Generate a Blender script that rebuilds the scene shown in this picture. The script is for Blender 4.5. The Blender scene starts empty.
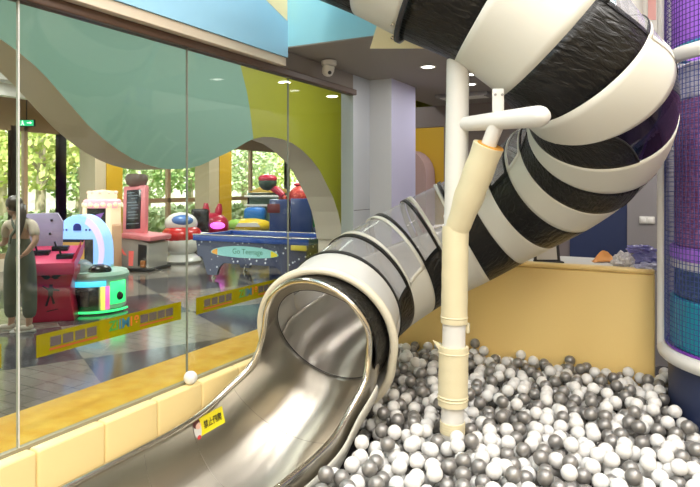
import bpy, bmesh, math, random
import numpy as np
from mathutils import Vector, Matrix, noise
from mathutils.bvhtree import BVHTree
PI = math.pi
SC = bpy.context.scene
COL = SC.collection

# ------------------------------------------------------------------ camera
YAW = math.atan2(.473, .881)
CAM = Vector((2.271, -2.413, 1.7))
cd = bpy.data.cameras.new('camera'); cd.sensor_width = 36; cd.lens = 600/700*36
cd.shift_y = -57.5/700; cd.clip_start = .05; cd.clip_end = 300
cam = bpy.data.objects.new('camera', cd); COL.objects.link(cam)
cam.location = CAM; cam.rotation_euler = (PI/2, 0, YAW)
SC.camera = cam

# ------------------------------------------------------------------ world, sun, exposure
W = bpy.data.worlds.new('daylight'); SC.world = W; W.use_nodes = True
bgn = W.node_tree.nodes['Background']
bgn.inputs[0].default_value = (.93, .97, 1, 1); bgn.inputs[1].default_value = 2.2
sun = bpy.data.lights.new('sun', 'SUN'); sun.energy = 6.5; sun.angle = .05; sun.color = (1, .95, .85)
so = bpy.data.objects.new('sun', sun); COL.objects.link(so); so.rotation_euler = (math.radians(38), math.radians(12), math.radians(30))

def area(name, loc, sx, sy, power, color=(1, .96, .91), rot=(0, 0, 0)):
    l = bpy.data.lights.new(name, 'AREA'); l.shape = 'RECTANGLE'; l.size = sx; l.size_y = sy
    l.energy = power; l.color = color
    o = bpy.data.objects.new(name, l); COL.objects.link(o); o.location = loc; o.rotation_euler = rot
    return o
# strip lights added to streak the steel chute, a hall panel, then arcade panels
for (x, w, p) in [(.55, .30, 90), (1.65, .34, 100), (3.0, .5, 130), (4.3, .5, 130)]:
    area('added_streak_light', (x, -1.7, 4.46), w, 6.4, p)
area('ceiling_panel_light', (3.3, 1.8, 4.46), 1.0, 1.0, 60)
for (x, y, p) in [(-4.6, 1.5, 85), (-4.6, 5, 85), (-4.6, 9, 80), (-7.6, 3, 90), (-7.6, 7, 60), (-7.6, 11, 60), ]:
    area('arcade_panel_light', (x, y, 3.5), 1.2, 1.2, p)
area('added_arcade_streak_light', (-1.0, 1.4, 3.5), .3, 6.5, 48)  # long unseen strip, added to draw a streak along the steel
area('counter_light', (2.6, 3.3, 3.0), .8, .8, 14)
for x_ in (.9, 2.8, 4.7): area('added_fill_light', (x_, -6.6, 2.2), .9, 2.4, 48, (1, .97, .93), (-PI/2, 0, 0))  # added fill lamps near the rear wall, which has no windows
SC.view_settings.view_transform = 'Standard'; SC.view_settings.look = 'None'
SC.view_settings.gamma = 1; SC.view_settings.use_curve_mapping = False
SC.view_settings.exposure = 0.36

# ------------------------------------------------------------------ picture rays -> places in the room
GX = Vector((.881, .473, 0)); GY = Vector((-.473, .881, 0))       # camera right / forward in room coordinates
def at_d(px, py, d):
    X = (px-350)/600*d
    return Vector((CAM.x+GX.x*X+GY.x*d, CAM.y+GX.y*X+GY.y*d, CAM.z+(186-py)/600*d))
def dirv(px, py): return at_d(px, py, 1)-CAM
def at_x(px, py, x): v = dirv(px, py); return CAM+v*((x-CAM.x)/v.x)
def at_y(px, py, y): v = dirv(px, py); return CAM+v*((y-CAM.y)/v.y)
def at_z(px, py, z): v = dirv(px, py); return CAM+v*((z-CAM.z)/v.z)
def project(p):
    q = Vector(p)-CAM; d = q.x*GY.x+q.y*GY.y; X = q.x*GX.x+q.y*GX.y
    return 350+600*X/d, 186-600*q.z/d, d

# ------------------------------------------------------------------ materials
MATS = {}
def mat(name, col, rough=.5, metal=0., emit=0., ecol=None, spec=.5, bump=None, var=None, coat=0., trans=0., alpha=1., wave=None):
    m = bpy.data.materials.new(name); m.use_nodes = True
    nt = m.node_tree; b = nt.nodes['Principled BSDF']
    b.inputs['Base Color'].default_value = (*col, 1); b.inputs['Roughness'].default_value = rough
    b.inputs['Metallic'].default_value = metal; b.inputs['Specular IOR Level'].default_value = spec
    b.inputs['Coat Weight'].default_value = coat; b.inputs['Transmission Weight'].default_value = trans
    b.inputs['Alpha'].default_value = alpha
    if emit:
        b.inputs['Emission Color'].default_value = (*(ecol or col), 1); b.inputs['Emission Strength'].default_value = emit
    tc = nt.nodes.new('ShaderNodeTexCoord')
    if bump:                                   # (scale, strength, stretch xyz)
        mp = nt.nodes.new('ShaderNodeMapping'); mp.inputs['Scale'].default_value = bump[2] if len(bump) > 2 else (1, 1, 1)
        n = nt.nodes.new('ShaderNodeTexNoise'); n.inputs['Scale'].default_value = bump[0]; n.inputs['Detail'].default_value = 4
        bp = nt.nodes.new('ShaderNodeBump'); bp.inputs['Strength'].default_value = bump[1]; bp.inputs['Distance'].default_value = bump[3] if len(bump) > 3 else .02
        nt.links.new(tc.outputs['Object'], mp.inputs[0]); nt.links.new(mp.outputs[0], n.inputs[0])
        nt.links.new(n.outputs[0], bp.inputs['Height']); nt.links.new(bp.outputs[0], b.inputs['Normal'])
    if var:                                    # (scale, colour two, amount low, high, stretch)
        mp = nt.nodes.new('ShaderNodeMapping'); mp.inputs['Scale'].default_value = var[4] if len(var) > 4 else (1, 1, 1)
        n = nt.nodes.new('ShaderNodeTexNoise'); n.inputs['Scale'].default_value = var[0]; n.inputs['Detail'].default_value = 3
        r = nt.nodes.new('ShaderNodeValToRGB'); r.color_ramp.elements[0].position = var[2]; r.color_ramp.elements[1].position = var[3]
        r.color_ramp.elements[0].color = (*col, 1); r.color_ramp.elements[1].color = (*var[1], 1)
        nt.links.new(tc.outputs['Object'], mp.inputs[0]); nt.links.new(mp.outputs[0], n.inputs[0])
        nt.links.new(n.outputs[0], r.inputs[0]); nt.links.new(r.outputs[0], b.inputs['Base Color'])
    MATS[name] = m
    return m

def glass_mat(name, tint, ior=1.45, haze=0., hazecol=(1, 1, 1)):
    m = bpy.data.materials.new(name); m.use_nodes = True; nt = m.node_tree
    nt.nodes.remove(nt.nodes['Principled BSDF']); out = nt.nodes['Material Output']
    t = nt.nodes.new('ShaderNodeBsdfTransparent'); t.inputs[0].default_value = (*tint, 1)
    g = nt.nodes.new('ShaderNodeBsdfGlossy'); g.inputs['Roughness'].default_value = .02
    lw = nt.nodes.new('ShaderNodeLayerWeight'); lw.inputs[0].default_value = .5      # Schlick, the same from both sides
    pw = nt.nodes.new('ShaderNodeMath'); pw.operation = 'POWER'; pw.inputs[1].default_value = 5
    f = nt.nodes.new('ShaderNodeMath'); f.operation = 'MULTIPLY_ADD'; f.inputs[1].default_value = .85; f.inputs[2].default_value = ((ior-1)/(ior+1))**2
    nt.links.new(lw.outputs['Facing'], pw.inputs[0]); nt.links.new(pw.outputs[0], f.inputs[0])
    mx = nt.nodes.new('ShaderNodeMixShader')
    nt.links.new(f.outputs[0], mx.inputs[0]); nt.links.new(t.outputs[0], mx.inputs[1]); nt.links.new(g.outputs[0], mx.inputs[2])
    last = mx
    if haze:
        d = nt.nodes.new('ShaderNodeBsdfDiffuse'); d.inputs[0].default_value = (*hazecol, 1)
        m2 = nt.nodes.new('ShaderNodeMixShader'); m2.inputs[0].default_value = haze
        nt.links.new(mx.outputs[0], m2.inputs[1]); nt.links.new(d.outputs[0], m2.inputs[2]); last = m2
    nt.links.new(last.outputs[0], out.inputs[0]); MATS[name] = m
    return m

M_glass = glass_mat('clear_glass', (.90, .95, .93), 1.42)
M_pane = glass_mat('window_glass', (.97, .99, .98), 1.3)
M_clear = glass_mat('clear_plastic', (.86, .86, .88), 1.5, .20, (.80, .80, .82))  # pale diffuse haze mixed in as the whitish shine of the panes
M_smoke = glass_mat('smoked_plastic', (.045, .03, .07), 1.5)
M_white = mat('white_paint', (.70, .69, .655), .45)
M_cream = mat('cream_panel', (.68, .67, .60), .38, spec=.4)
M_pad = mat('cream_padding', (.70, .63, .42), .5, bump=(60, .05))
M_black = mat('black_panel', (.006, .0055, .005), .36, spec=.35)
def crease(m):                              # creases running across each black stripe
    nt = m.node_tree; b = nt.nodes['Principled BSDF']; tc = nt.nodes.new('ShaderNodeTexCoord'); mp = nt.nodes.new('ShaderNodeMapping'); mp.inputs['Scale'].default_value = (2.2, 26, 1); mp.inputs['Rotation'].default_value = (0, 0, .04)
    n = nt.nodes.new('ShaderNodeTexNoise'); n.inputs['Scale'].default_value = 1.6; n.inputs['Detail'].default_value = 5; n.inputs['Distortion'].default_value = .6
    bp = nt.nodes.new('ShaderNodeBump'); bp.inputs['Strength'].default_value = .75; bp.inputs['Distance'].default_value = .02
    nt.links.new(tc.outputs['UV'], mp.inputs[0]); nt.links.new(mp.outputs[0], n.inputs[0]); nt.links.new(n.outputs[0], bp.inputs['Height']); nt.links.new(bp.outputs[0], b.inputs['Normal'])
crease(M_black)
M_blackhem = mat('black_trim', (.01, .01, .01), .4)
M_whitehem = mat('white_trim', (.82, .81, .78), .4)
M_dark = mat('dark_grey', (.03, .03, .035), .5)
M_yellowpad = mat('yellow_vinyl_pad', (.95, .70, .28), .42, bump=(40, .04))
M_kerb = mat('pale_yellow_vinyl', (.84, .66, .31), .42, bump=(40, .04))
M_sill = mat('golden_sill', (.74, .36, .012), .6, spec=.25, var=(9, (.85, .50, .06), .35, .7))
M_blueface = mat('sky_blue_paint', (.29, .54, .72), .6)
M_cyanface = mat('pale_cyan_paint', (.27, .60, .70), .6)
M_beigepaint = mat('beige_yellow_paint', (.80, .67, .38), .6)
M_tan = mat('tan_trim', (.66, .56, .44), .5)
M_brown = mat('brown_metal', (.10, .055, .035), .4)
M_soffit = mat('grey_soffit_paint', (.30, .27, .245), .7)
M_taupe = mat('taupe_paint', (.20, .165, .165), .6)
M_greywall = mat('grey_panel', (.25, .235, .245), .5)
M_bluegrey = mat('blue_grey_panel', (.54, .58, .64), .5)
M_lilac = mat('lilac_panel', (.58, .58, .80), .45)
M_navy = mat('navy_paint', (.022, .035, .10), .5)
M_mint = mat('mint_paint', (.25, .42, .33), .5)
M_lime = mat('lime_paint', (.42, .40, .02), .5)
M_reveal = mat('beige_reveal', (.80, .70, .57), .6)
M_ochre = mat('ochre_paint', (.62, .37, .02), .5)
M_mauve = mat('mauve_paint', (.42, .28, .28), .6)
M_wood = mat('brown_window_frame', (.42, .27, .16), .5)
M_hallceil = mat('hall_ceiling_paint', (.16, .155, .15), .8)
M_hallwall = mat('hall_wall_paint', (.60, .50, .34), .7)

# steel with streaks along the slide (uses UV: u along, v across)
ANI = 0.0
def steel():
    m = mat('brushed_steel', (.52, .485, .42), .25, 1.0); nt = m.node_tree; b = nt.nodes['Principled BSDF']
    tc = nt.nodes.new('ShaderNodeTexCoord'); mp = nt.nodes.new('ShaderNodeMapping'); mp.inputs['Scale'].default_value = (.5, 40, 1)
    n = nt.nodes.new('ShaderNodeTexNoise'); n.inputs['Scale'].default_value = 5; n.inputs['Detail'].default_value = 5
    r = nt.nodes.new('ShaderNodeMapRange'); r.inputs[3].default_value = .24; r.inputs[4].default_value = .38
    nt.links.new(tc.outputs['UV'], mp.inputs[0]); nt.links.new(mp.outputs[0], n.inputs[0]); nt.links.new(n.outputs[0], r.inputs[0])
    nt.links.new(r.outputs[0], b.inputs['Roughness'])
    bp = nt.nodes.new('ShaderNodeBump'); bp.inputs['Strength'].default_value = .06; bp.inputs['Distance'].default_value = .01
    nt.links.new(n.outputs[0], bp.inputs['Height'])
    tg = nt.nodes.new('ShaderNodeTangent'); tg.direction_type = 'UV_MAP'; tg.uv_map = 'UVMap'; nt.links.new(tg.outputs[0], b.inputs['Tangent']); b.inputs['Anisotropic'].default_value = .82; b.inputs['Anisotropic Rotation'].default_value = ANI
    n2 = nt.nodes.new('ShaderNodeTexNoise'); n2.inputs['Scale'].default_value = 3.0; nt.links.new(tc.outputs['Object'], n2.inputs[0])
    b2 = nt.nodes.new('ShaderNodeBump'); b2.inputs['Strength'].default_value = .05; b2.inputs['Distance'].default_value = .03
    nt.links.new(n2.outputs[0], b2.inputs['Height']); nt.links.new(bp.outputs[0], b2.inputs['Normal']); nt.links.new(b2.outputs[0], b.inputs['Normal'])
    return m
M_steel = steel()
M_rim = mat('polished_rim', (.66, .62, .54), .22, 1.0)

def floor_mat():
    m = mat('polished_tile_floor', (.25, .25, .26), .13, spec=.4); nt = m.node_tree; b = nt.nodes['Principled BSDF']
    tc = nt.nodes.new('ShaderNodeTexCoord'); mp = nt.nodes.new('ShaderNodeMapping'); mp.inputs['Rotation'].default_value = (0, 0, .5)
    ck = nt.nodes.new('ShaderNodeTexChecker'); ck.inputs['Scale'].default_value = .62
    ck.inputs[1].default_value = (.24, .21, .18, 1); ck.inputs[2].default_value = (.06, .055, .065, 1)
    br = nt.nodes.new('ShaderNodeTexBrick'); br.offset = 0; br.inputs['Scale'].default_value = 1.6; br.inputs['Mortar Size'].default_value = .006
    br.inputs['Color1'].default_value = (1, 1, 1, 1); br.inputs['Color2'].default_value = (.86, .86, .86, 1); br.inputs['Mortar'].default_value = (.4, .4, .4, 1)
    mx = nt.nodes.new('ShaderNodeMix'); mx.data_type = 'RGBA'; mx.blend_type = 'MULTIPLY'; mx.inputs[0].default_value = 1
    nt.links.new(tc.outputs['Object'], mp.inputs[0]); nt.links.new(mp.outputs[0], ck.inputs[0]); nt.links.new(tc.outputs['Object'], br.inputs[0])
    nt.links.new(ck.outputs[0], mx.inputs[6]); nt.links.new(br.outputs[0], mx.inputs[7]); nt.links.new(mx.outputs[2], b.inputs['Base Color'])
    return m
M_floor = floor_mat()
M_padfloor = mat('dark_pit_mat', (.06, .06, .07), .8)

# ------------------------------------------------------------------ mesh helpers
I4 = Matrix.Identity(4)
class MB:
    """collects shapes into one mesh; every point passes through M"""
    def __init__(s, M=None): s.bm = bmesh.new(); s.M = M or I4; s.uv = None
    def _add(s, verts, faces, mi=0):
        vs = [s.bm.verts.new(s.M @ Vector(v)) for v in verts]; out = []
        for f in faces:
            try: fc = s.bm.faces.new([vs[i] for i in f]); fc.material_index = mi; out.append(fc)
            except ValueError: pass
        return out
    def box(s, a, b, bev=0, mi=0, seg=2):
        x0, y0, z0 = [min(p, q) for p, q in zip(a, b)]; x1, y1, z1 = [max(p, q) for p, q in zip(a, b)]
        fs = s._add([(x0,y0,z0),(x1,y0,z0),(x1,y1,z0),(x0,y1,z0),(x0,y0,z1),(x1,y0,z1),(x1,y1,z1),(x0,y1,z1)],
                    [(3,2,1,0),(4,5,6,7),(0,1,5,4),(1,2,6,5),(2,3,7,6),(3,0,4,7)], mi)
        if bev:
            es = list({e for f in fs for e in f.edges})
            bmesh.ops.bevel(s.bm, geom=es, offset=bev, segments=seg, profile=.5, affect='EDGES')
        return s
    def tube(s, pts, rad, n=12, closed=False, cap=True, mi=0):
        pts = [Vector(p) for p in pts]; N = len(pts); rs = rad if hasattr(rad, '__len__') else [rad]*N
        ref = Vector((0, 0, 1)); rings = []; prev = None
        for i, p in enumerate(pts):
            if closed: t = pts[(i+1) % N]-pts[i-1]
            else: t = pts[min(i+1, N-1)]-pts[max(i-1, 0)]
            t.normalize()
            if prev is None:
                u = t.cross(ref)
                if u.length < .05: u = t.cross(Vector((0, 1, 0)))
            else: u = prev-t*prev.dot(t)
            u.normalize(); prev = u; v = t.cross(u)
            rings.append([p+(u*math.cos(2*PI*k/n)+v*math.sin(2*PI*k/n))*rs[i] for k in range(n)])
        V = [q for r in rings for q in r]; F = []
        for i in range(N if closed else N-1):
            j = (i+1) % N
            for k in range(n): F.append((i*n+k, i*n+(k+1) % n, j*n+(k+1) % n, j*n+k))
        if cap and not closed: F.append(tuple(range(n))[::-1]); F.append(tuple((N-1)*n+k for k in range(n)))
        s._add(V, F, mi); return s
    def lathe(s, prof, n=24, c=(0, 0, 0), mi=0, arc=(0, 2*PI)):
        c = Vector(c); V = []; F = []; full = abs(arc[1]-arc[0]-2*PI) < 1e-6; m = n if full else n+1
        for (r, z) in prof:
            for k in range(m):
                a = arc[0]+(arc[1]-arc[0])*k/n; V.append(c+Vector((r*math.cos(a), r*math.sin(a), z)))
        for i in range(len(prof)-1):
            for k in range(n):
                k2 = (k+1) % m; F.append((i*m+k, i*m+k2, (i+1)*m+k2, (i+1)*m+k))
        s._add(V, F, mi)
        bmesh.ops.remove_doubles(s.bm, verts=s.bm.verts, dist=1e-5); return s
    def ball(s, c, r, sub=3, sc=(1, 1, 1), mi=0):
        q = bmesh.new(); bmesh.ops.create_icosphere(q, subdivisions=sub, radius=1)
        vs = [Vector(c)+Vector((v.co.x*r*sc[0], v.co.y*r*sc[1], v.co.z*r*sc[2])) for v in q.verts]
        q.verts.index_update(); s._add(vs, [tuple(v.index for v in f.verts) for f in q.faces], mi); q.free(); return s
    def prism(s, poly, off, mi=0, mside=None, bev=0):
        """poly: 3D points of a flat outline, swept by off"""
        off = Vector(off); P = [Vector(p) for p in poly]; n = len(P)
        fs = s._add(P+[p+off for p in P], [tuple(range(n)), tuple(range(2*n-1, n-1, -1))], mi)
        ms = mi if mside is None else mside
        # side faces share the vertices just made
        vs = list(s.bm.verts)[-2*n:]
        for i in range(n):
            j = (i+1) % n
            f = s.bm.faces.new((vs[i], vs[j], vs[n+j], vs[n+i])); f.material_index = ms; fs.append(f)
        bmesh.ops.recalc_face_normals(s.bm, faces=fs)
        if bev:
            es = [e for e in {e for f in fs for e in f.edges}]
            bmesh.ops.bevel(s.bm, geom=es, offset=bev, segments=2, profile=.5, affect='EDGES')
        else: bmesh.ops.triangulate(s.bm, faces=[f for f in fs[:2] if f.is_valid and len(f.verts) > 4])
        return s
    def grid(s, fn, nu, nv, mi=0, wrapv=False):
        """fn(i/nu, j/nv) -> point; writes UVs"""
        uvl = s.bm.loops.layers.uv.get('UVMap') or s.bm.loops.layers.uv.new('UVMap'); V = {}
        mv = nv if wrapv else nv+1
        for i in range(nu+1):
            for j in range(mv): V[i, j] = s.bm.verts.new(s.M @ Vector(fn(i/nu, j/nv)))
        for i in range(nu):
            for j in range(nv):
                j2 = (j+1) % mv if wrapv else j+1
                f = s.bm.faces.new((V[i, j], V[i+1, j], V[i+1, j2], V[i, j2])); f.material_index = mi; f.smooth = True
                for l, (a, b) in zip(f.loops, ((i, j), (i+1, j), (i+1, j+1), (i, j+1))): l[uvl].uv = (a/nu, b/nv)
        return s

def root_of(o):
    while o.parent: o = o.parent
    return o
def obj(name, mb, m, parent=None, smooth=30, solid=0, fix=False, lining=False):
    """link the collected shapes as one mesh object; parts keep coordinates relative to their thing"""
    bm = mb.bm
    if fix: bmesh.ops.recalc_face_normals(bm, faces=bm.faces)
    me = bpy.data.meshes.new(name); bm.to_mesh(me); bm.free()
    if parent is not None:
        L = Vector(root_of(parent).location); me.transform(Matrix.Translation(-L))
    for q in (m if isinstance(m, (list, tuple)) else [m]): me.materials.append(q)
    o = bpy.data.objects.new(name, me); COL.objects.link(o)
    if parent is not None: o.parent = parent
    if smooth:
        for p in me.polygons: p.use_smooth = True
        me.set_sharp_from_angle(angle=math.radians(smooth))
    if solid:
        md = o.modifiers.new('thickness', 'SOLIDIFY'); md.thickness = solid; md.offset = 0
        if lining: md.material_offset = 1
    return o
def thing(name, label, cat, loc=(0, 0, 0), group=None):
    o = bpy.data.objects.new(name, None); COL.objects.link(o); o.location = loc; o.empty_display_size = .1
    return tag(o, label, cat, group)
def tag(o, label, cat, group=None, kind=None):
    o['label'] = label; o['category'] = cat
    if group: o['group'] = group
    if kind: o['kind'] = kind
    return o
def struct(name, mb, m, label, parent=None, cat=None, **k):
    o = obj(name, mb, m, parent, **k)
    o['kind'] = 'structure'
    if parent is None: o['label'] = label; o['category'] = cat or name.split('_')[0]
    return o
def frame(o, rz=YAW): return Matrix.Translation(Vector(o)) @ Matrix.Rotation(rz, 4, 'Z')
def text_mesh(body, size, M, ext=.0008, bold=0.):
    c = bpy.data.curves.new('text', 'FONT'); c.body = body; c.size = size; c.align_x = 'CENTER'; c.align_y = 'CENTER'; c.extrude = ext; c.offset = bold
    o = bpy.data.objects.new('text', c); COL.objects.link(o)
    bpy.context.view_layer.update()
    me = bpy.data.meshes.new_from_object(o.evaluated_get(bpy.context.evaluated_depsgraph_get()))
    bpy.data.objects.remove(o); me.transform(M)
    mb = MB(); mb.bm.from_mesh(me); bpy.data.meshes.remove(me); return mb

exec_order = []
# ================================================================== THE SETTING
# ---- floors
struct('floor', MB().box((-9.6, -7, -.1), (6.2, 19, 0)), M_floor, 'grey polished tile floor of the arcade and hall', smooth=0)
# ---- hall ceiling and far walls around the viewer
struct('ceiling', MB().box((-.1, -7, 4.5), (6.2, 4.6, 4.6)), M_hallceil, 'dark grey ceiling of the play hall', smooth=0)
struct('wall_rear', MB().box((-.1, -7.1, 0), (6.2, -7, 4.5)), M_hallwall, 'sand coloured wall behind the viewer', smooth=0)
struct('wall_right', MB().box((6.1, -7, 0), (6.2, 4.6, 4.5)), M_hallwall, 'sand coloured wall beyond the net tower', smooth=0)
# ---- glazed wall: padded kerb base, panes, rail, fascia
M_channel = mat('olive_channel', (.30, .27, .17), .5)
GB, GT = .665, 2.43
struct('wall_base', MB().box((-.016, -4.2, 0), (.016, 1.9, GB-.004)), M_channel, 'low base wall under the glass', smooth=0)
struct('trim_sill', MB().box((-.40, -4.2, 0), (-.032, 1.86, GB-.006), .012), M_sill, 'golden yellow sill on the arcade side of the glass')
ys = [-2.83, -1.89, -.949, -.015, .937, 1.865]
for i in range(5):
    struct('window_%d' % (i+1), MB().box((-.006, ys[i]+.004, GB), (.006, ys[i+1]-.004, GT)), M_glass, 'tall clear glass pane between play hall and arcade', smooth=0, cat='window')
M_jgrey = mat('grey_joint', (.25, .25, .22), .4)
M_sil = mat('silicone_joint', (.62, .62, .60), .4)
for i in (1, 2, 3, 4):
    struct('trim_%d' % i, MB().box((-.0068, ys[i]-(.003 if i == 2 else .0016), GB), (.0068, ys[i]+(.003 if i == 2 else .0016), GT)), M_sil if i < 3 else M_jgrey, 'thin joint between two glass panes', smooth=0, cat='trim')
struct('trim_bottom', MB().box((-.013, -4.2, GB-.004), (.013, 1.87, GB+.004)), M_channel, 'thin bottom channel of the glass wall', smooth=0, cat='trim')
struct('trim_rail', MB().box((-.035, -4.2, GT), (.035, 1.87, GT+.045), .006), M_brown, 'dark brown head rail of the glass wall', smooth=0, cat='trim')
FY = at_x(288, 60, .085).y
struct('trim_fascia_edge', MB().box((-.08, -4.2, GT+.045), (.075, FY-.004, GT+.10), .004), M_tan, 'tan lower edge of the blue fascia', smooth=0, cat='trim')
struct('wall_left', MB().box((-.1, -4.2, GT+.10), (.085, FY, 4.5)), M_blueface, 'sky blue fascia wall above the glass', smooth=0)
struct('wall_bulkhead', MB().box((-.1, FY, GT+.045), (.0, 1.868, 2.6)), M_soffit, 'grey strip of wall above the head rail under the soffit', smooth=0)
FEND = 2.02
struct('wall_fascia', MB().box((-.1, FY, 2.6), (FEND, FY+.12, 4.5)), M_cyanface, 'pale cyan fascia wall crossing the hall above the soffit', smooth=0)
struct('ceiling_soffit', MB().box((-.1, FY+.12, 2.6), (FEND, 4.4, 2.7)).box((-.1, FY+.002, 2.592), (FEND, FY+.13, 2.602)), M_soffit, 'grey lowered ceiling behind the cyan fascia', smooth=0)
struct('wall_soffit_side', MB().box((FEND-.1, FY+.12, 2.7), (FEND, 4.4, 4.5)), M_white, 'white side of the lowered ceiling', smooth=0)
def flat_poly(pts, off): return MB().prism(pts, off)
p = [at_x(262, 0, .085), at_x(266, 0, .085), at_x(287, 21, .085)]
struct('wall_left_paint', flat_poly([at_x(252, -14, .085), at_x(267, 1, .085), at_x(287.2, 21, .085), at_x(287.2, -30, .085)], (.0015, 0, 0)), M_beigepaint, 'beige patch painted on the blue fascia', smooth=0, cat='paint')
struct('wall_fascia_paint', flat_poly([at_y(370, 48.6, FY), at_y(377, 25, FY), at_y(384, 15, FY), at_y(430, 5, FY), at_y(455, 48.6, FY)], (0, -.0015, 0)), M_beigepaint, 'pale yellow wedge painted on the cyan fascia', smooth=0, cat='paint')
# ---- end of the glass wall, column, back walls
struct('wall_jamb', MB().box((-.11, 1.87, 0), (0, 2.18, 2.6)).box((.0, 1.885, 1.50), (.002, 2.18, 1.504), mi=1), [M_bluegrey, M_dark], 'blue grey wall panel at the end of the glass', smooth=0)
struct('column', MB().box((-.11, 2.18, 0), (.205, 2.70, 2.6)), M_lilac, 'lilac square column under the soffit', smooth=0)
struct('column_face', MB().box((-.112, 2.172, 0), (.2, 2.181, 2.6)).box((-.05, 2.170, 0), (-.046, 2.173, 2.6), mi=1), [M_bluegrey, M_dark], 'blue grey front cladding of the lilac column', smooth=0, cat='column')
struct('wall_back', MB().box((.02, 4.0, 0), (1.36, 4.1, 2.6)).box((-.6, 4.0, 2.37), (.02, 4.1, 2.6)), M_taupe, 'dark taupe back wall with an opening beside the column', smooth=0)
struct('wall_navy', MB().box((1.36, 3.98, 0), (1.888, 4.08, 4.5)), M_navy, 'navy blue wall behind the counter', smooth=0)
struct('wall_grey', MB().box((1.888, 3.97, 0), (6.1, 4.08, 2.75)), M_greywall, 'grey wall panel behind the counter and net tower', smooth=0)
struct('wall_high', MB().box((1.888, 4.2, 2.75), (6.1, 4.3, 4.5)), M_white, 'white upper wall high behind the slide', smooth=0)
struct('wall_high_patch', MB().prism([at_y(648, 20, 4.2), at_y(656, 20, 4.2), at_y(656, -30, 4.2), at_y(648, -30, 4.2)], (0, -.01, 0)), mat('pink_paint', (.80, .42, .40), .6), 'pink patch on the white upper wall', smooth=0, cat='wall')
# yellow lobby wall with the mauve arch, seen through the back opening
struct('wall_lobby', MB().box((-1.0, 5.6, 0), (.3, 5.7, 2.6)), M_ochre, 'ochre yellow wall beyond the back opening', smooth=0)
arch = []
cA = at_y(414, 178, 5.55)
for k in range(13):
    a = PI*k/12; arch.append((cA.x+.30*math.cos(a), 5.59, 1.84+.36*math.sin(a)))
arch = [(cA.x+.30, 5.59, 0)]+arch+[(cA.x-.30, 5.59, 0)]
inner = [(cA.x-.12, 5.59, 0)]+[(cA.x+.0-.12*math.cos(PI*k/10), 5.59, 1.78+.14*math.sin(PI*k/10)) for k in range(11)]+[(cA.x+.12, 5.59, 0)]
struct('trim_arch', MB().prism(arch+inner, (0, -.35, 0)), M_mauve, 'mauve arch on the ochre wall', smooth=0, cat='arch')
# ---- arcade shell
struct('ceiling_arcade', MB().box((-9.6, -4.2, 3.6), (-.1, 19, 3.7)), mat('arcade_ceiling_paint', (.55, .54, .52), .8), 'pale ceiling of the arcade', smooth=0)
struct('wall_arcade_end', MB().box((-9.6, 19, 0), (0, 19.1, 3.7)), M_hallwall, 'far end wall of the arcade', smooth=0)
struct('wall_arcade_near', MB().box((-9.6, -4.3, 0), (0, -4.2, 4.6)), M_hallwall, 'near end wall of the arcade', smooth=0)
struct('wall_arcade_side', MB().box((-.1, 5.7, 0), (-.02, 19, 3.7)), M_lime, 'side wall of the arcade past the glass', smooth=0)
def on(px, py): return at_x(px, py, -2.0)
wave = [(-40, 12), (-18, 27), (0, 39), (11, 46.5), (22, 55), (35, 66), (48, 79), (61, 94), (74, 109), (88, 125), (103.5, 139), (118, 150), (133, 159), (146, 164.5), (159, 168), (170, 169.3), (180, 169), (190, 168), (200, 165.5), (208, 162), (217, 157.5), (227, 153), (237, 148), (245, 143), (253.5, 139)]
split = [(250, 110), (247, 92), (244, 80), (240.6, 66)]
pts = [on(*q) for q in wave]
yl = on(240.6, 66).y
mint = [Vector((-2, pts[0].y, 3.6))]+pts+[on(*q) for q in split]+[Vector((-2, yl-.05, 3.6))]
struct('wall_mural_mint', MB().prism(mint, (-.45, 0, 0), 0, 1), [M_mint, M_reveal], 'mint green mural wall with a wavy lower edge', smooth=0)
archp = [(253.5, 139), (262, 137), (272, 137), (282, 139), (292, 143), (302, 150), (312, 160), (320, 171), (326, 183), (333, 197), (338, 212), (341, 226), (343, 240)]
lime = [on(*q) for q in archp]; ya = lime[-1].y
lime += [Vector((-2, ya+.04, .9)), Vector((-2, ya+.05, 0)), Vector((-2, 10.6, 0)), Vector((-2, 10.6, 3.6)), Vector((-2, yl-.05, 3.6))]+[on(*q) for q in split[::-1]]
struct('wall_mural_lime', MB().prism(lime, (-.45, 0, 0), 0, 1), [M_lime, M_reveal], 'lime green mural wall cut by a round arch', smooth=0)
struct('ceiling_beam', MB().box((-6.2, -4.2, 3.18), (-5.9, 19, 3.6)).box((-8.3, -4.2, 3.3), (-8.1, 19, 3.6)), mat('white_beam_paint', (.78, .77, .74), .6), 'white beams under the arcade ceiling', smooth=0)
# ochre pillars with beige flanks along the windows
WX = -9.5
for i, (a, b, c, zt) in enumerate([(95, 106, 122, 3.6), (209, 219, 231, 3.6)]):
    y0, y1, y2 = at_x(a, 200, -8.7).y, at_x(b, 200, -8.7).y, at_x(c, 200, -8.7).y
    struct('pillar_%d' % (i+1), MB().box((-9.2, y0, 0), (-8.7, y1, zt)).box((-9.2, y1, 0), (-8.68, y2, zt), mi=1), [M_hallwall, M_ochre], 'beige and ochre pillar beside the arcade windows', smooth=0, cat='pillar')
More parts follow.
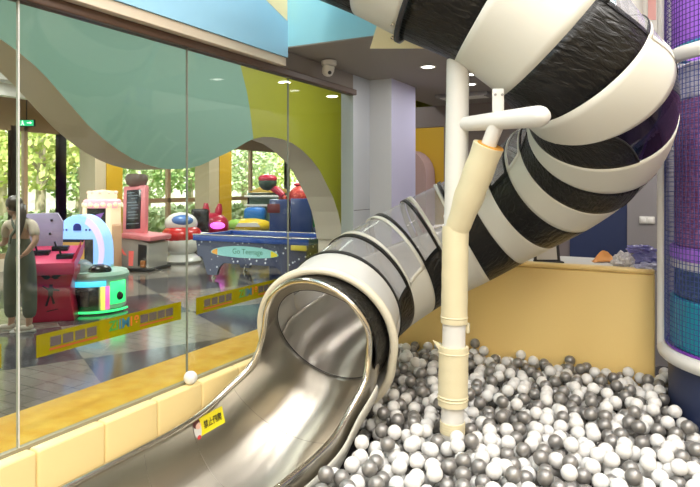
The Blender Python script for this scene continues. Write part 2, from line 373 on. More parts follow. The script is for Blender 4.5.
# ---- window wall
def wy(px): return at_x(px, 200, WX).y
HZ = 2.92
struct('wall_window_head', MB().box((WX-.1, 2, HZ), (WX+.06, 19, 3.7)), M_wood, 'brown head beam above the arcade windows', smooth=0)
struct('wall_window_foot', MB().box((WX-.1, 2, 0), (WX+.06, 19, .25)), M_reveal, 'low foot wall under the arcade windows', smooth=0)
wins = [(wy(-8), wy(14)), (wy(14), wy(61)), (wy(61), wy(91)), (wy(91), wy(206)), (wy(206), wy(287)), (wy(287), 18.5)]
for i, (a, b) in enumerate(wins):
    m = MB()
    for y in (a, b): m.box((WX-.06, y-.09, .25), (WX+.06, y+.09, HZ))
    m.box((WX-.05, a, HZ-.1), (WX+.05, b, HZ)).box((WX-.05, a, .25), (WX+.05, b, .35))
    if i >= 3:
        m.box((WX-.05, a, 1.26), (WX+.05, b, 1.38)); y = (a+b)/2 if i != 3 else wy(168); m.box((WX-.05, y-.05, .25), (WX+.05, y+.05, HZ))
    if i == 1: y = wy(24.5); m.box((WX-.05, y-.04, .25), (WX+.05, y+.04, HZ))
    w = struct('window_%d' % (i+6), m, M_wood, 'brown framed arcade window facing the garden', smooth=0, cat='window')
    g = obj('pane', MB().box((WX-.006, a+.05, .3), (WX+.006, b-.05, HZ-.05)), M_pane, w, smooth=0)

# ================================================================== THE SLIDE
M_lining = mat('pale_lining', (.72, .71, .68), .5)
slide = thing('tube_slide', 'black and white striped tube slide ending in a stainless steel chute', 'slide', (.56, .45, 0))
RC = [Vector(p) for p in [(.600,.30,.83),(0.576,0.454,0.867),(0.516,0.778,0.961),(0.562,1.036,1.068),(0.685,1.243,1.179),(0.847,1.384,1.289),(1.042,1.473,1.397),(1.241,1.511,1.516),(1.443,1.477,1.634),(1.635,1.387,1.746),(1.789,1.263,1.86),(1.897,1.113,1.968),(1.943,0.954,2.076),(1.936,0.819,2.183),(1.871,0.71,2.27),(1.758,0.623,2.417),(1.5,0.511,2.628),(1.219,0.399,2.776),(1.007,0.318,2.898),(.76,.27,3.02),(.50,.25,3.14),(.25,.24,3.25)]]
R = .36
def axis(k):
    """point on the tube axis; k counts the stripe joints (0 = collar lip)"""
    k += 1; i = min(max(int(math.floor(k)), 1), len(RC)-3); t = k-i
    a, b, c, d = RC[i-1], RC[i], RC[i+1], RC[i+2]
    return .5*((2*b)+(c-a)*t+(2*a-5*b+4*c-d)*t*t+(3*b-3*c+d-a)*t*t*t)
def tframe(k):
    T = (axis(k+.05)-axis(k-.05)).normalized(); V = Vector((0, 0, 1)); V = (V-T*V.dot(T)).normalized()
    return T, T.cross(V), V
def tp(k, deg, r):
    T, U, V = tframe(k); a = math.radians(deg)
    return axis(k)+U*(r*math.cos(a))+V*(r*math.sin(a))
def sector(m, k0, k1, d0, d1, r, nu, nv): return m.grid(lambda u, v: tp(k0+(k1-k0)*u, d0+(d1-d0)*v, r(k0+(k1-k0)*u) if callable(r) else r), nu, nv)
# cream collar with its thick rolled lip and the black gasket behind the steel mouth
def sag(k, deg): return .11*max(0, -math.sin(math.radians(deg))-.30)*(1-k)          # the collar hangs clear under the steel trough
m = MB(); m.grid(lambda u, v: tp(u, 360*v, R+.022*(1-u)**2+sag(u, 360*v)), 10, 64)
col_ = obj('collar', m, M_white, slide, solid=.014, smooth=60)
m = MB(); m.tube([tp(0.02, a*360/72, R+.030+sag(0, a*5)) for a in range(72)], .024, 12, closed=True)
obj('collar_lip', m, mat('cream_lip', (.80, .75, .60), .45, bump=(90, .15)), col_)
m = MB(); m.tube([tp(1.0, a*360/72, R+.006) for a in range(72)], .009, 8, closed=True); obj('collar_hem', m, M_blackhem, col_)

WIN0, WIN1 = 8, 172
NS = 20
for k in range(1, NS-1):
    dark = k % 2 == 1
    e1 = 0
    WIN1 = 172 if k < 10 else 166 if k == 10 else 158
    m = MB(); smoked = k in (9, 11)
    lo = 243 if smoked else WIN1
    sector(m, k, k+1, lo, 360+WIN0, R, 8, 40)
    e = .13
    for (a, b) in ((k+.02, k+e), (k+1-e, k+.98)): sector(m, a, b, WIN0-2, WIN1+2, R+.004, 2, 36)
    for (a, b) in ((WIN0-3, WIN0+1), (WIN1-1, WIN1+3)): sector(m, k+.02, k+.98, a, b, R+.003, 8, 2)
    st = obj('black_stripe' if dark else 'white_stripe', m, [M_black if dark else M_cream, M_lining], slide, solid=.007, smooth=60, lining=True)
    m = MB(); sector(m, k+.01, k+.99, WIN0, WIN1, R-.005, 6, 32); obj('clear_pane', m, M_clear, st)
    if smoked:
        m = MB(); sector(m, k+.01, k+.99, WIN1, 243, R, 6, 16); obj('smoked_pane', m, M_smoke, st)
        m = MB(); m.tube([tp(k+.02+.96*i/8, 243, R+.004) for i in range(9)], .004, 6); obj('pane_seam', m, M_dark, st)
# bolted flange where the upper tube is joined
m = MB(); sector(m, 15.97, 16.03, 0, 360, R+.022, 2, 64); fl = obj('flange', m, M_dark, slide, solid=.02)
for a in range(12):
    T, U, V = tframe(16.03); c = tp(16.06, a*30+10, R+.018); mm = MB(); mm.tube([c, c+T*.016], .009, 8); obj('bolt', mm, M_rim, fl)

# ---- stainless chute: swept half pipe
AX = [(-1.40, .482), (-1.0, .483), (-.6, .487), (-.3, .497), (-.1, .518), (.0, .540), (.1, .58), (.2, .642), (.3, .714), (.40, .79), (.503, .858), (.65, .935), (.80, .99)]
def chute(y):
    for i in range(len(AX)-1):
        if y <= AX[i+1][0] or i == len(AX)-2: break
    y0, z0 = AX[i]; y1, z1 = AX[i+1]
    def sl(j):
        j0, j1 = max(j-1, 0), min(j+1, len(AX)-1); return (AX[j1][1]-AX[j0][1])/(AX[j1][0]-AX[j0][0])
    h = y1-y0; t = (y-y0)/h; m0, m1 = sl(i)*h, sl(i+1)*h
    z = (2*t**3-3*t*t+1)*z0+(t**3-2*t*t+t)*m0+(-2*t**3+3*t*t)*z1+(t**3-t*t)*m1
    dz = ((6*t*t-6*t)*z0+(3*t*t-4*t+1)*m0+(-6*t*t+6*t)*z1+(3*t*t-2*t)*m1)/h
    return z, math.atan(dz)
def lerp(x, tab):
    if x <= tab[0][0]: return tab[0][1]
    for (a, p), (b, q) in zip(tab, tab[1:]):
        if x <= b:
            t = (x-a)/(b-a); t = t*t*(3-2*t); return p+(q-p)*t
    return tab[-1][1]
def cxr(y): return lerp(y, [(-.6, .497), (.1, .517), (.35, .575), (.503, .564), (.8, .53)]), lerp(y, [(-.6, .382), (.0, .382), (.36, .345), (.503, .326), (.8, .326)])
def cedge(y): return lerp(y, [(.28, 0), (.43, 21)])
def cp(y, deg, dr=0):
    z, al = chute(y); x, r = cxr(y); a = math.radians(deg); r += dr
    return Vector((x+r*math.cos(a), y-math.sin(al)*r*math.sin(a), z+math.cos(al)*r*math.sin(a)))
YS = .503
def chute_pt(u, v, dr=0):
    y = -1.40+(YS+1.40)*u; e = cedge(y); return cp(y, 180-e+(180+2*e)*v, dr)
m = MB(); m.grid(chute_pt, 60, 40)
trough = obj('chute', m, M_steel, slide, solid=.004, smooth=80)
# arch hood between the trough and the ring seam
AC = Vector((.598, .328, .884)); ael = .27
def arch_pt(deg, r=.335):
    a = math.radians(deg); return AC+Vector((r*math.cos(a), -math.sin(ael)*r*math.sin(a), math.cos(ael)*r*math.sin(a)))
m = MB(); m.grid(lambda u, v: cp(YS, 21+138*v).lerp(arch_pt(2+176*v), u), 6, 40)
obj('chute_hood', m, M_steel, slide, solid=.004, smooth=80)
def sleeve_pt(u, v):
    q = tp(.30+2.6*u, -10-160*v-0, R-.022); w = min(1, u/.22); e0 = cp(YS, -10-160*v); w = w*w*(3-2*w)
    return e0.lerp(q, w) if u < .22 else q
m = MB(); m.grid(sleeve_pt, 30, 40); m.grid(lambda u, v: cp(YS, -10+200*v).lerp(tp(.35, -10+200*v, R-.022), u), 8, 40)
obj('inner_sleeve', m, M_steel, slide, solid=.004, smooth=80)
m = MB(); m.grid(lambda u, v: arch_pt(-36+212*v, .348-.012*math.sin(PI*u)).lerp(tp(.10, -36+212*v, R-.004), u), 8, 60); obj('cuff', m, M_black, slide, solid=.005, smooth=80)
m = MB(); m.tube([cp(YS, a*5, -.001) for a in range(72)], .0035, 6, closed=True); obj('seam', m, M_dark, trough)
for yy in (.16, -.12, -.42): m = MB(); m.tube([cp(yy, 185+170*i/30, -.002) for i in range(31)], .0016, 5); obj('weld_line', m, mat('weld_grey', (.35, .32, .28), .4, .9) if yy > .1 else MATS['weld_grey'], trough)
left = [cp(-1.40+(.43+1.40)*i/40, 180-cedge(-1.40+(.43+1.40)*i/40)) for i in range(40)]
right = [cp(-1.40+(.43+1.40)*i/40, cedge(-1.40+(.43+1.40)*i/40)) for i in range(40)]
rimpts = left+[arch_pt(a) for a in range(176, 2, -6)]+right[::-1]
for _ in range(2): rimpts = [rimpts[0]]+[(rimpts[i-1]+rimpts[i]*2+rimpts[i+1])/4 for i in range(1, len(rimpts)-1)]+[rimpts[-1]]
m = MB(); m.tube(rimpts, .0165, 12); obj('rim', m, M_rim, slide, smooth=60)
m = MB(); m.grid(lambda u, v: cp(-1.40+1.72*u, 189+162*v, .028), 40, 30); obj('outer_shell', m, M_cream, slide, solid=.006, smooth=80)
# warning sticker on the chute
bvh_pts = [[cp(-1.4+1.9*i/120, 180+180*j/80) for j in range(81)] for i in range(121)]
V = [p for r in bvh_pts for p in r]; F = [(i*81+j, (i+1)*81+j, (i+1)*81+j+1, i*81+j+1) for i in range(120) for j in range(80)]
BV = BVHTree.FromPolygons(V, F)
def hit(px, py): return BV.ray_cast(CAM, dirv(px, py).normalized())
c0, n0, _, _ = hit(211, 420.5); 
if n0.dot(CAM-c0) < 0: n0 = -n0
ex = (hit(221, 415)[0]-hit(201, 426)[0]); ex = (ex-n0*ex.dot(n0)).normalized(); ey = n0.cross(ex)
MS = Matrix((( ex.x, ey.x, n0.x, c0.x), (ex.y, ey.y, n0.y, c0.y), (ex.z, ey.z, n0.z, c0.z), (0, 0, 0, 1)))
pxm = (hit(221, 415)[0]-hit(201, 426)[0]).length/math.hypot(20, 11)
sw, sh = 27*pxm, 14.5*pxm
def stick_pt(x, y, lift):
    p = MS @ Vector((x, y, 0)); q, nn_, _, _ = BV.find_nearest(p)
    if nn_.dot(CAM-q) < 0: nn_ = -nn_
    return q+nn_*lift
sticker = thing('warning_sticker', 'small yellow warning sticker on the inner side of the steel chute', 'sticker', c0)
m = MB(); m.grid(lambda u, v: stick_pt(-sw/2+sw*u, -sh/2+sh*v, .0045), 28, 14); obj('label', m, mat('sticker_yellow', (.90, .78, .02), .4), sticker, fix=False)
tm = text_mesh('禁止倒爬', 1, Matrix.Identity(4), .002, .012)
xs = [v.co.x for v in tm.bm.verts]; zs = [v.co.y for v in tm.bm.verts]; kx = sw*.76/(max(xs)-min(xs)); ky = sh*.46/(max(zs)-min(zs))
for v in tm.bm.verts: v.co = stick_pt((v.co.x-(max(xs)+min(xs))/2)*kx+sw*.03, (v.co.y-(max(zs)+min(zs))/2)*ky, .0075+(v.co.z > 0)*.0004)
obj('lettering', tm, M_blackhem, sticker, smooth=0)
m = MB()
def blob(cx, cy, rx, ry, mi, lift):
    pts = [stick_pt(cx+rx*math.cos(a*PI/8), cy+ry*math.sin(a*PI/8), lift) for a in range(16)]; m._add(pts, [tuple(range(16))], mi)
blob(-sw*.60, -sh*.02, sh*.28, sh*.55, 0, .0060); blob(-sw*.62, sh*.30, sh*.26, sh*.30, 1, .0066); blob(-sw*.56, sh*.12, sh*.2, sh*.18, 2, .0072); blob(-sw*.60, -sh*.5, sh*.14, sh*.12, 3, .0070)
obj('emblem', m, [M_white, mat('dark_red_brown', (.10, .02, .02), .5), mat('skin_print', (.80, .50, .38), .5), mat('red_print', (.6, .05, .05), .5)], sticker, smooth=0)

# ================================================================== SUPPORT POST
pb = at_z(452.5, 424, .52); pt = at_d(458, 66, 3.0)
pb = Vector((pb.x, pb.y, .0)); tilt = (pt-at_z(452.5, 424, .52))
def pp(z): b = at_z(452.5, 424, .52); return b+tilt*((z-.52)/tilt.z)
post = thing('support_post', 'white steel support post wrapped in cream padding, standing in the balls', 'post', pp(.27))
ztop = 2.33
obj('pole', MB().tube([pp(.27), pp(ztop)], .057, 28), M_white, post)
def sleeve(z0, z1, r, name, seams=()):
    m = MB(); N = 14; m.tube([pp(z0+(z1-z0)*i/N) for i in range(N+1)], [r*(1+.012*math.sin(i*2.1)) for i in range(N+1)], 28)
    for z in seams: m.tube([pp(z-.006), pp(z), pp(z+.006)], [r*1.0, r*1.05, r*1.0], 28)
    return obj(name, m, M_pad, post)
sleeve(1.02, 1.50, .0655, 'padded_sleeve', (1.05,)); s2 = sleeve(.615, .905, .0735, 'padded_sleeve', (.645, .66, .875))
sleeve(.48, .535, .062, 'foot_pad')
c = pp(.90)
obj('loose_flap', MB().prism([c+GX*-.07+Vector((0, 0, -.02)), c+GX*-.105+Vector((0, 0, .035)), c+GX*-.072+Vector((0, 0, .02)), c+GX*-.066+Vector((0, 0, .0))], GY*.006), M_pad, s2, smooth=0)
c = pp(1.00)+GX*.066; obj('strap_end', MB(Matrix.Translation(c)).box((-.006, -.01, -.03), (.012, .01, .02), .004), M_pad, post)
# horizontal arm and padded diagonal brace
a0 = pp(2.005); a1 = at_d(541, 113.5, 2.62); a1.z = 2.005
ar = [a0.lerp(a1, t) for t in (0, .05, .4, .85, .96, .99, 1.0)]; arm_dir = (a1-a0).normalized()
ar = ar[:-2]+[a1, a1+arm_dir*.02, a1+arm_dir*.034, a1+arm_dir*.04]
obj('arm', MB().tube(ar, [.030, .034, .041, .047, .048, .046, .038, .024, .006], 24), M_white, post, smooth=60)
am = a0.lerp(a1, .50)
b0 = pp(1.47); b1 = at_d(497, 128, (project(am)[2]))
b1 = Vector((am.x, am.y, 1.985)); bd = (b1-b0)
obj('brace', MB().tube([b0, b1], .036, 20), M_white, post)
m = MB(); N = 12
m.tube([b0+bd*(.02+.80*i/N) for i in range(N+1)], [.060+.012*min(1, i/5)+.002*math.sin(i*1.7) for i in range(N+1)], 28); obj('brace_pad', m, M_pad, post)
obj('foam_edge', MB().tube([b0+bd*.808+GX*.010, b0+bd*.823+GX*.010], [.066, .063], 24), mat('orange_foam', (.60, .28, .04), .7), post)
M_boltgrey = mat('bolt_grey', (.30, .30, .29), .4, .6)
# bracket plate up to the tube
pl = thing_l = a0.lerp(a1, .52)+Vector((0, 0, .02))
q = frame(pl, YAW)
m = MB(q); m.box((-.027, -.006, 0), (.029, .006, .13), .006); br = obj('bracket_plate', m, M_white, post)
for sx in (-.014, .018):
    m = MB(q); m.tube([(sx, -.006, .10), (sx, -.012, .10)], .006, 10); obj('bolt', m, M_boltgrey, br)

# ================================================================== KERB BLOCKS, PARTITION, COUNTER
yk = [-1.557, -1.24, -.921, -.600, -.293, .016, .325, .634, .943, 1.252, 1.56, 1.89]
spot = ['beside the chute run-out near the viewer', 'second block beside the chute run-out', 'beside the lower left end of the chute', 'one block beyond the corner of the chute', 'below the left end of the yellow glass tape',
        'with the stray white ball resting above it', 'beside the rising chute wall', 'beside the tube mouth', 'behind the white collar', 'behind the clear tube window', 'in the corner by the yellow partition']
spot = ['at the very edge of the view', 'left of the first seam by the glass joint', 'first full block in view beyond the pale glass joint', 'second block beyond the pale glass joint', 'beneath the gap between the tapes, ending at the stray ball', 'carrying the stray white ball', 'hidden mostly by the rising chute wall', 'behind the tube mouth', 'behind the white collar', 'behind the clear panes of the tube', 'in the corner by the yellow partition']
for i in range(len(yk)-1):
    if yk[i+1] < -1.3: continue
    m = MB(); m.box((.018, yk[i]+.001, 0), (.080, yk[i+1]-.001, GB-.003), .013, seg=4)
    tag(obj('kerb_pad', m, M_kerb), 'pale yellow padded kerb block, '+spot[i], 'pad', 'padded kerb blocks along the glass')
part = thing('padded_partition', 'large yellow padded partition box behind the ball pit', 'partition', (1.1, 1.93, 0))
PX1 = 2.172
obj('body', MB().box((.10, 1.93, 0), (PX1, 2.05, 1.123), .008, seg=3), M_yellowpad, part)
obj('top_pad', MB().box((.10, 1.93, 1.125), (PX1, 2.05, 1.155), .014, seg=3), M_yellowpad, part)
cnt = thing('counter', 'white-topped counter behind the yellow partition', 'counter', (1.2, 2.4, 0))
obj('worktop', MB().box((.25, 2.055, 1.10), (2.15, 2.62, 1.14), .006), M_white, cnt)
obj('cabinet', MB().box((.3, 2.06, 0), (2.1, 2.58, 1.10)), M_greywall, cnt, smooth=0)
# things on the counter
q = frame(at_z(551, 263, 1.14), YAW)
fr = thing('tablet_frame', 'black framed screen leaning on the counter under the slide', 'screen', q.translation)
tl = q @ Matrix.Rotation(-.25, 4, 'X')
m = MB(tl)
for (a, b) in (((-.12, 0, 0), (.07, .012, .025)), ((-.12, 0, .16), (.07, .012, .185)), ((-.12, 0, 0), (-.10, .012, .185)), ((.05, 0, 0), (.07, .012, .185))): m.box(a, b, .002)
obj('frame', m, M_dark, fr); obj('screen', MB(tl).box((-.10, .004, .025), (.05, .010, .16)), M_white, fr, smooth=0)
obj('stand', MB(q).box((-.10, -.02, 0), (.09, .10, .012), .003), M_dark, fr)
o_ = at_z(604, 262, 1.14)
q = frame(o_, YAW)
pk = thing('orange_packet', 'crumpled orange packet lying on the white counter', 'packet', o_)
m = MB(q); m.grid(lambda u, v: (-.085+.17*u+.02*(v-.5), -.05+.1*v, .002+0.11*math.sin(PI*min(1, max(0, u*1.0)))*(1-.9*abs(2*v-1))*(.7+.5*noise.noise((u*4, v*4, 1)))), 14, 10)
obj('wrapper', m, mat('orange_paper', (.80, .36, .10), .5), pk, solid=.003, smooth=20)
# heap of plastic bags
bg = at_z(638, 268, 1.14)
bags = [('blue tinted plastic bag heaped on the counter end', (.07, 0, .05), (.085, .08, .05), (.32, .33, .72), 5), ('clear crumpled plastic bag on the counter, left of the blue bag', (-.09, .02, .05), (.06, .06, .05), (.75, .75, .80), 9),
        ('violet plastic bag lying on top of the bag heap', (.03, .02, .125), (.085, .06, .028), (.25, .24, .62), 14), ('pale plastic bag spilling over the counter front edge', (.0, -.125, .025), (.07, .04, .025), (.6, .62, .85), 21)]
for lb, c, s, colr, sd in bags:
    q = bmesh.new(); bmesh.ops.create_icosphere(q, subdivisions=4, radius=1)
    for v in q.verts:
        n_ = v.co.copy(); d = 1+.55*(noise.noise(n_*2.2+Vector((sd, 0, 0))))+.28*abs(noise.noise(n_*5+Vector((0, sd, 0))))
        v.co = Vector((n_.x*s[0]*d, n_.y*s[1]*d, max(n_.z*s[2]*d, -s[2]*.98)))
    m = MB(frame(bg+Vector((0, 0, 0)), YAW)); qq = [v.co+Vector(c) for v in q.verts]; q.verts.index_update(); m._add(qq, [tuple(v.index for v in f.verts) for f in q.faces]); q.free()
    mm = mat('plastic_film_%d' % sd, colr, .18, spec=.9, alpha=.78)
    tag(obj('plastic_bag', m, mm, smooth=25), lb, 'bag', None)
# light switch on the grey wall
sp = at_y(647, 220, 3.97)
sw_ = thing('light_switch', 'white light switch plate on the grey wall', 'switch', sp)
obj('plate', MB().box((sp.x-.065, 3.955, sp.z-.033), (sp.x+.065, 3.97, sp.z+.033), .004), M_white, sw_)
for dx in (-.03, .03): obj('rocker', MB().box((sp.x+dx-.022, 3.95, sp.z-.022), (sp.x+dx+.022, 3.957, sp.z+.022), .003), M_whitehem, sw_)
# security camera under the soffit
sc_ = at_z(329, 61, 2.592)
camt = thing('security_camera', 'white dome security camera under the grey soffit', 'camera', sc_)
obj('mount', MB().lathe([(0, 0), (.054, 0), (.054, -.028), (.047, -.034), (0, -.034)], 24, sc_), M_white, camt)
obj('dome', MB(Matrix.Translation(sc_+Vector((0, 0, -.034))) @ Matrix.Rotation(.25, 4, 'Y')).lathe([(.042, 0), (.044, -.03), (.036, -.062), (.02, -.075), (0, -.078)], 24), M_white, camt)
obj('lens', MB().ball(sc_+Vector((.018, -.022, -.088)), .014, 2), M_dark, camt)
# recessed downlights
M_led = mat('downlight_glow', (1, .97, .9), .5, emit=9, ecol=(1, .96, .88))
for (px, py, lb, z) in [(428, 66.5, 'round recessed downlight in the soffit left of the post', 2.6), (470, 84, 'round recessed downlight in the soffit seen right of the post top', 2.6)]:
    c = at_z(px, py, z); d = thing('downlight', lb, 'light', c, 'downlights in the grey soffit')
    obj('trim_ring', MB().lathe([(.048, 0), (.062, 0), (.060, -.008), (.048, -.006)], 28, c), M_white, d)
    obj('lamp_disc', MB().lathe([(0, -.003), (.048, -.003)], 28, c), M_led, d)
    lamp = area('downlight_lamp', c+Vector((0, 0, -.012)), .09, .09, 4); lamp.data.shape = 'DISK'; lamp.parent = d; lamp.location = (0, 0, -.012)
for (x, y) in [(1.1, 1.5), (.86, 2.3)]:
    c = Vector((x, y, 2.6)); d = thing('downlight', 'round recessed downlight in the soffit above the slide, seen in the glass', 'light', c, 'downlights above the slide')
    obj('trim_ring', MB().lathe([(.048, 0), (.062, 0), (.060, -.008), (.048, -.006)], 28, c), M_white, d)
    obj('lamp_disc', MB().lathe([(0, -.003), (.048, -.003)], 28, c), M_led, d)
c = at_z(441, 96, 2.6)
obj_v = thing('ceiling_vent', 'pale flat air vent under the soffit left of the post', 'vent', c)
obj('frame', MB(frame(c, 0)).box((-.02, -.12, -.035), (.5, .12, 0), .004), M_greywall, obj_v)
obj('slats', MB(frame(c, 0)).box((.02, -.09, -.04), (.46, -.05, -.034)).box((.02, -.02, -.04), (.46, .02, -.034)).box((.02, .05, -.04), (.46, .09, -.034)), M_white, obj_v, smooth=0)

# ================================================================== NET TOWER
TC = Vector((2.79, 1.62, 0)); TR = .56
tw = thing('net_tower', 'round climbing net tower with purple and teal panels at the edge of the pit', 'play tower', TC)
def band(name, z0, z1, r, m_, b=.01, par=None, n=64):
    return obj(name, MB().lathe([(r-.02, z0), (r-b, z0), (r, z0+b), (r, z1-b), (r-b, z1), (r-.02, z1)], n, TC), m_, par or tw)
band('base_drum', .0, .72, TR-.02, M_navy)
def ringt(name, z, rr, m_, r=None): return obj(name, MB().tube([TC+Vector(((r or TR)*math.cos(a*PI/40), (r or TR)*math.sin(a*PI/40), z)) for a in range(80)], rr, 12, closed=True), m_, tw)
M_teal = mat('teal_vinyl', (.01, .38, .48), .4); M_purple = mat('purple_vinyl', (.22, .04, .48), .4); M_violet = mat('violet_vinyl', (.52, .20, .88), .45)
M_maroon = mat('plum_mesh_fabric', (.24, .06, .18), .7, var=(26, (.45, .20, .42), .45, .62, (1, 1, 6)))
M_laven = mat('lavender_mesh_fabric', (.50, .46, .54), .7, var=(22, (.72, .68, .74), .4, .6, (1, 1, 6)))
M_deep = mat('deep_blue_mesh_fabric', (.03, .06, .12), .6, var=(20, (.10, .16, .24), .45, .65, (1, 1, 4)))
ringt('rim_tube', .745, .040, M_white)
ringt('piping', .792, .008, M_purple, TR-.01)
band('teal_panel', .79, 1.07, TR-.03, M_teal); band('mesh_panel', 1.07, 1.235, TR-.05, M_deep)
band('white_band', 1.235, 1.285, TR-.03, M_white); band('purple_band', 1.285, 1.36, TR-.025, M_violet)
band('plum_panel', 1.36, 2.18, TR-.05, M_maroon); band('lavender_panel', 2.18, 2.38, TR-.05, M_laven)
ringt('rim_tube', 2.42, .042, M_white); band('teal_band', 2.465, 2.485, TR-.02, M_teal); band('violet_panel', 2.485, 2.86, TR-.035, M_violet); band('blue_panel', 2.86, 3.2, TR-.035, M_deep); ringt('rim_tube', 3.2, .045, M_white)
def net(z0, z1, m_, name='net', cell=.028, w=.0015):
    mm = MB(); nv = int(2*PI*TR/cell)
    for k in range(nv):
        a = 2*PI*k/nv+.004*math.sin(k); d = Vector((math.cos(a), math.sin(a), 0)); t = Vector((-d.y, d.x, 0)); c = TC+d*TR
        mm._add([c+t*w+Vector((0, 0, z0)), c-t*w+Vector((0, 0, z0)), c-t*w+Vector((0, 0, z1)), c+t*w+Vector((0, 0, z1))], [(0, 1, 2, 3)])
    z = z0+cell
    while z < z1:
        mm.lathe([(TR+.0005, z-w), (TR+.0005, z+w)], 64, TC); z += cell
    return obj(name, mm, m_, tw, smooth=0, solid=.003)
M_cord = mat('blue_net_cord', (.04, .07, .28), .6)
net(.80, 2.39, M_cord); net(2.46, 3.2, mat('violet_net_cord', (.05, .02, .22), .6))
c = TC+(-GX*.888+GY*.459)*(TR+.012); c.z = 0
obj('corner_pole', MB().tube([c+Vector((0, 0, .76)), c+Vector((0, 0, 4.4))], .027, 20), M_white, tw)
obj('pole_tie', MB().tube([c+Vector((0, 0, .93)), c+Vector((0, 0, .955))], .026, 16), mat('yellow_tie', (.55, .45, .05), .5), tw)

# ================================================================== BALLS
RB = .035
rng = np.random.default_rng(7)
FZ = .27
struct('floor_pit', MB().box((.935, -2.2, 0), (2.9, 1.93, FZ)).box((.1, .60, 0), (.936, 1.93, FZ)).box((2.172, 1.93, 0), (2.27, 2.3, FZ)), M_padfloor, 'dark padded floor under the balls', smooth=0)
def ok_spot(x, y):
    if x < (.968 if y < .50 else .985-(y-.50)*4.5) or x < .14 or y > 1.93-RB-.003 and x < PX1+RB: return False
    if (x-TC.x)**2+(y-TC.y)**2 < (TR+RB-.012)**2: return False
    if (x-pbp.x)**2+(y-pbp.y)**2 < (.063+RB)**2: return False
    if y > 2.05 or x > 2.88: return False
    px, py, d = project((x, y, .47))
    return d > 2.05 and 262 < px < 722 and py < 545
c_ = at_d(660.5, 200, 3.55); pbp = pp(.5)
CELL = 2*RB; gridb = {}; balls = []
axs = [(axis(-.2+.1*i), -.2+.1*i) for i in range(60)]
def clear(x, y, z): return all((p.x-x)**2+(p.y-y)**2+(p.z-z)**2 > (R+RB+(.012 if k > .9 else .10))**2 for p, k in axs)
def place_z(x, y):
    z = FZ+RB; i, j = int(x//CELL), int(y//CELL)
    for a in (i-1, i, i+1):
        for b in (j-1, j, j+1):
            for (bx, by, bz) in gridb.get((a, b), ()):
                h = (bx-x)**2+(by-y)**2
                if h < 4*RB*RB: z = max(z, bz+math.sqrt(4*RB*RB-h))
    return z
fails = 0
def cap(x, y):       # height the heap is filled to; a little higher by the partition, lower beside the chute
    return .487+.025*noise.noise((x*2.2, y*2.2, 3))+.02*max(0, (y-.8))
while fails < 260 and len(balls) < 5200:
    best = None
    for _ in range(14):
        x = rng.uniform(.13, 2.9); y = rng.uniform(-1.6, 2.1)
        if not ok_spot(x, y): continue
        z = place_z(x, y)
        if z < cap(x, y) and clear(x, y, z) and (best is None or z < best[2]): best = (x, y, z)
    if best is None: fails += 1; continue
    balls.append(best); gridb.setdefault((int(best[0]//CELL), int(best[1]//CELL)), []).append(best)
for _ in range(500):          # close the ring of balls round the post
    a = rng.uniform(0, 2*PI); r = rng.uniform(.099, .19); x, y = pbp.x+r*math.cos(a), pbp.y+r*math.sin(a)
    if ok_spot(x, y):
        z = place_z(x, y)
        if z < .50 and clear(x, y, z): balls.append((x, y, z)); gridb.setdefault((int(x//CELL), int(y//CELL)), []).append((x, y, z))
# which balls show, and how large: a small depth picture of the heap alone
zb = np.full((560, 760), 1e9); idb = np.full((560, 760), -1, int)
order = sorted(range(len(balls)), key=lambda i: project(balls[i])[2])
for i in order:
    u, v, d = project(balls[i]); r = 600*RB/d
    x0, x1, y0, y1 = int(max(u-r, 0)), int(min(u+r+1, 759)), int(max(v-r, 0)), int(min(v+r+1, 559))
    if x1 <= x0 or y1 <= y0: continue
    yy, xx = np.mgrid[y0:y1, x0:x1]; q = (xx+.5-u)**2+(yy+.5-v)**2
    dep = np.where(q < r*r, d-RB*np.sqrt(np.maximum(0, 1-q/(r*r))), 1e9)
    sel = dep < zb[y0:y1, x0:x1]; zb[y0:y1, x0:x1][sel] = dep[sel]; idb[y0:y1, x0:x1][sel] = i
inside = idb[:487, :700]; shows = np.bincount(inside[inside >= 0], minlength=len(balls))
M_bw = mat('white_ball_plastic', (.80, .79, .765), .32, spec=.5)
M_bs = mat('silver_ball_plastic', (.31, .298, .285), .36, .55, spec=.5)
def ball_mesh(name, m_):
    mb = MB(); mb.lathe([(RB*math.sin(PI*k/14), -RB*math.cos(PI*k/14)) for k in range(15)], 26)
    me = bpy.data.meshes.new(name); mb.bm.to_mesh(me); mb.bm.free(); me.materials.append(m_)
    for p_ in me.polygons: p_.use_smooth = True
    return me
MEW, MES = ball_mesh('white_ball', M_bw), ball_mesh('silver_ball', M_bs)
kinds = rng.random(len(balls)) < .44            # True: silver
def where(b):
    x, y, z = b
    if y > 1.93-.11 and x < PX1: return 'edge'
    if (x-pbp.x)**2+(y-pbp.y)**2 < .20**2: return 'post'
    if (x-TC.x)**2+(y-TC.y)**2 < (TR+.16)**2: return 'tower'
    if x < 1.11 and y < .6: return 'chute'
    return 'front' if y < pbp.y-.2 else 'middle'
WORDS = {'edge': ('at the foot of the yellow partition', 'balls along the foot of the yellow partition'),
         'post': ('close around the base of the padded post', 'balls around the base of the post'),
         'tower': ('against the navy base of the net tower', 'balls against the net tower base'),
         'chute': ('along the outer side of the steel chute', 'balls beside the steel chute'),
         'front': ('in the open pit nearer than the post', 'balls in the near part of the pit'),
         'middle': ('in the open pit beyond the post', 'balls in the far part of the pit')}
cnt_n = [0, 0]; rest = [[], []]
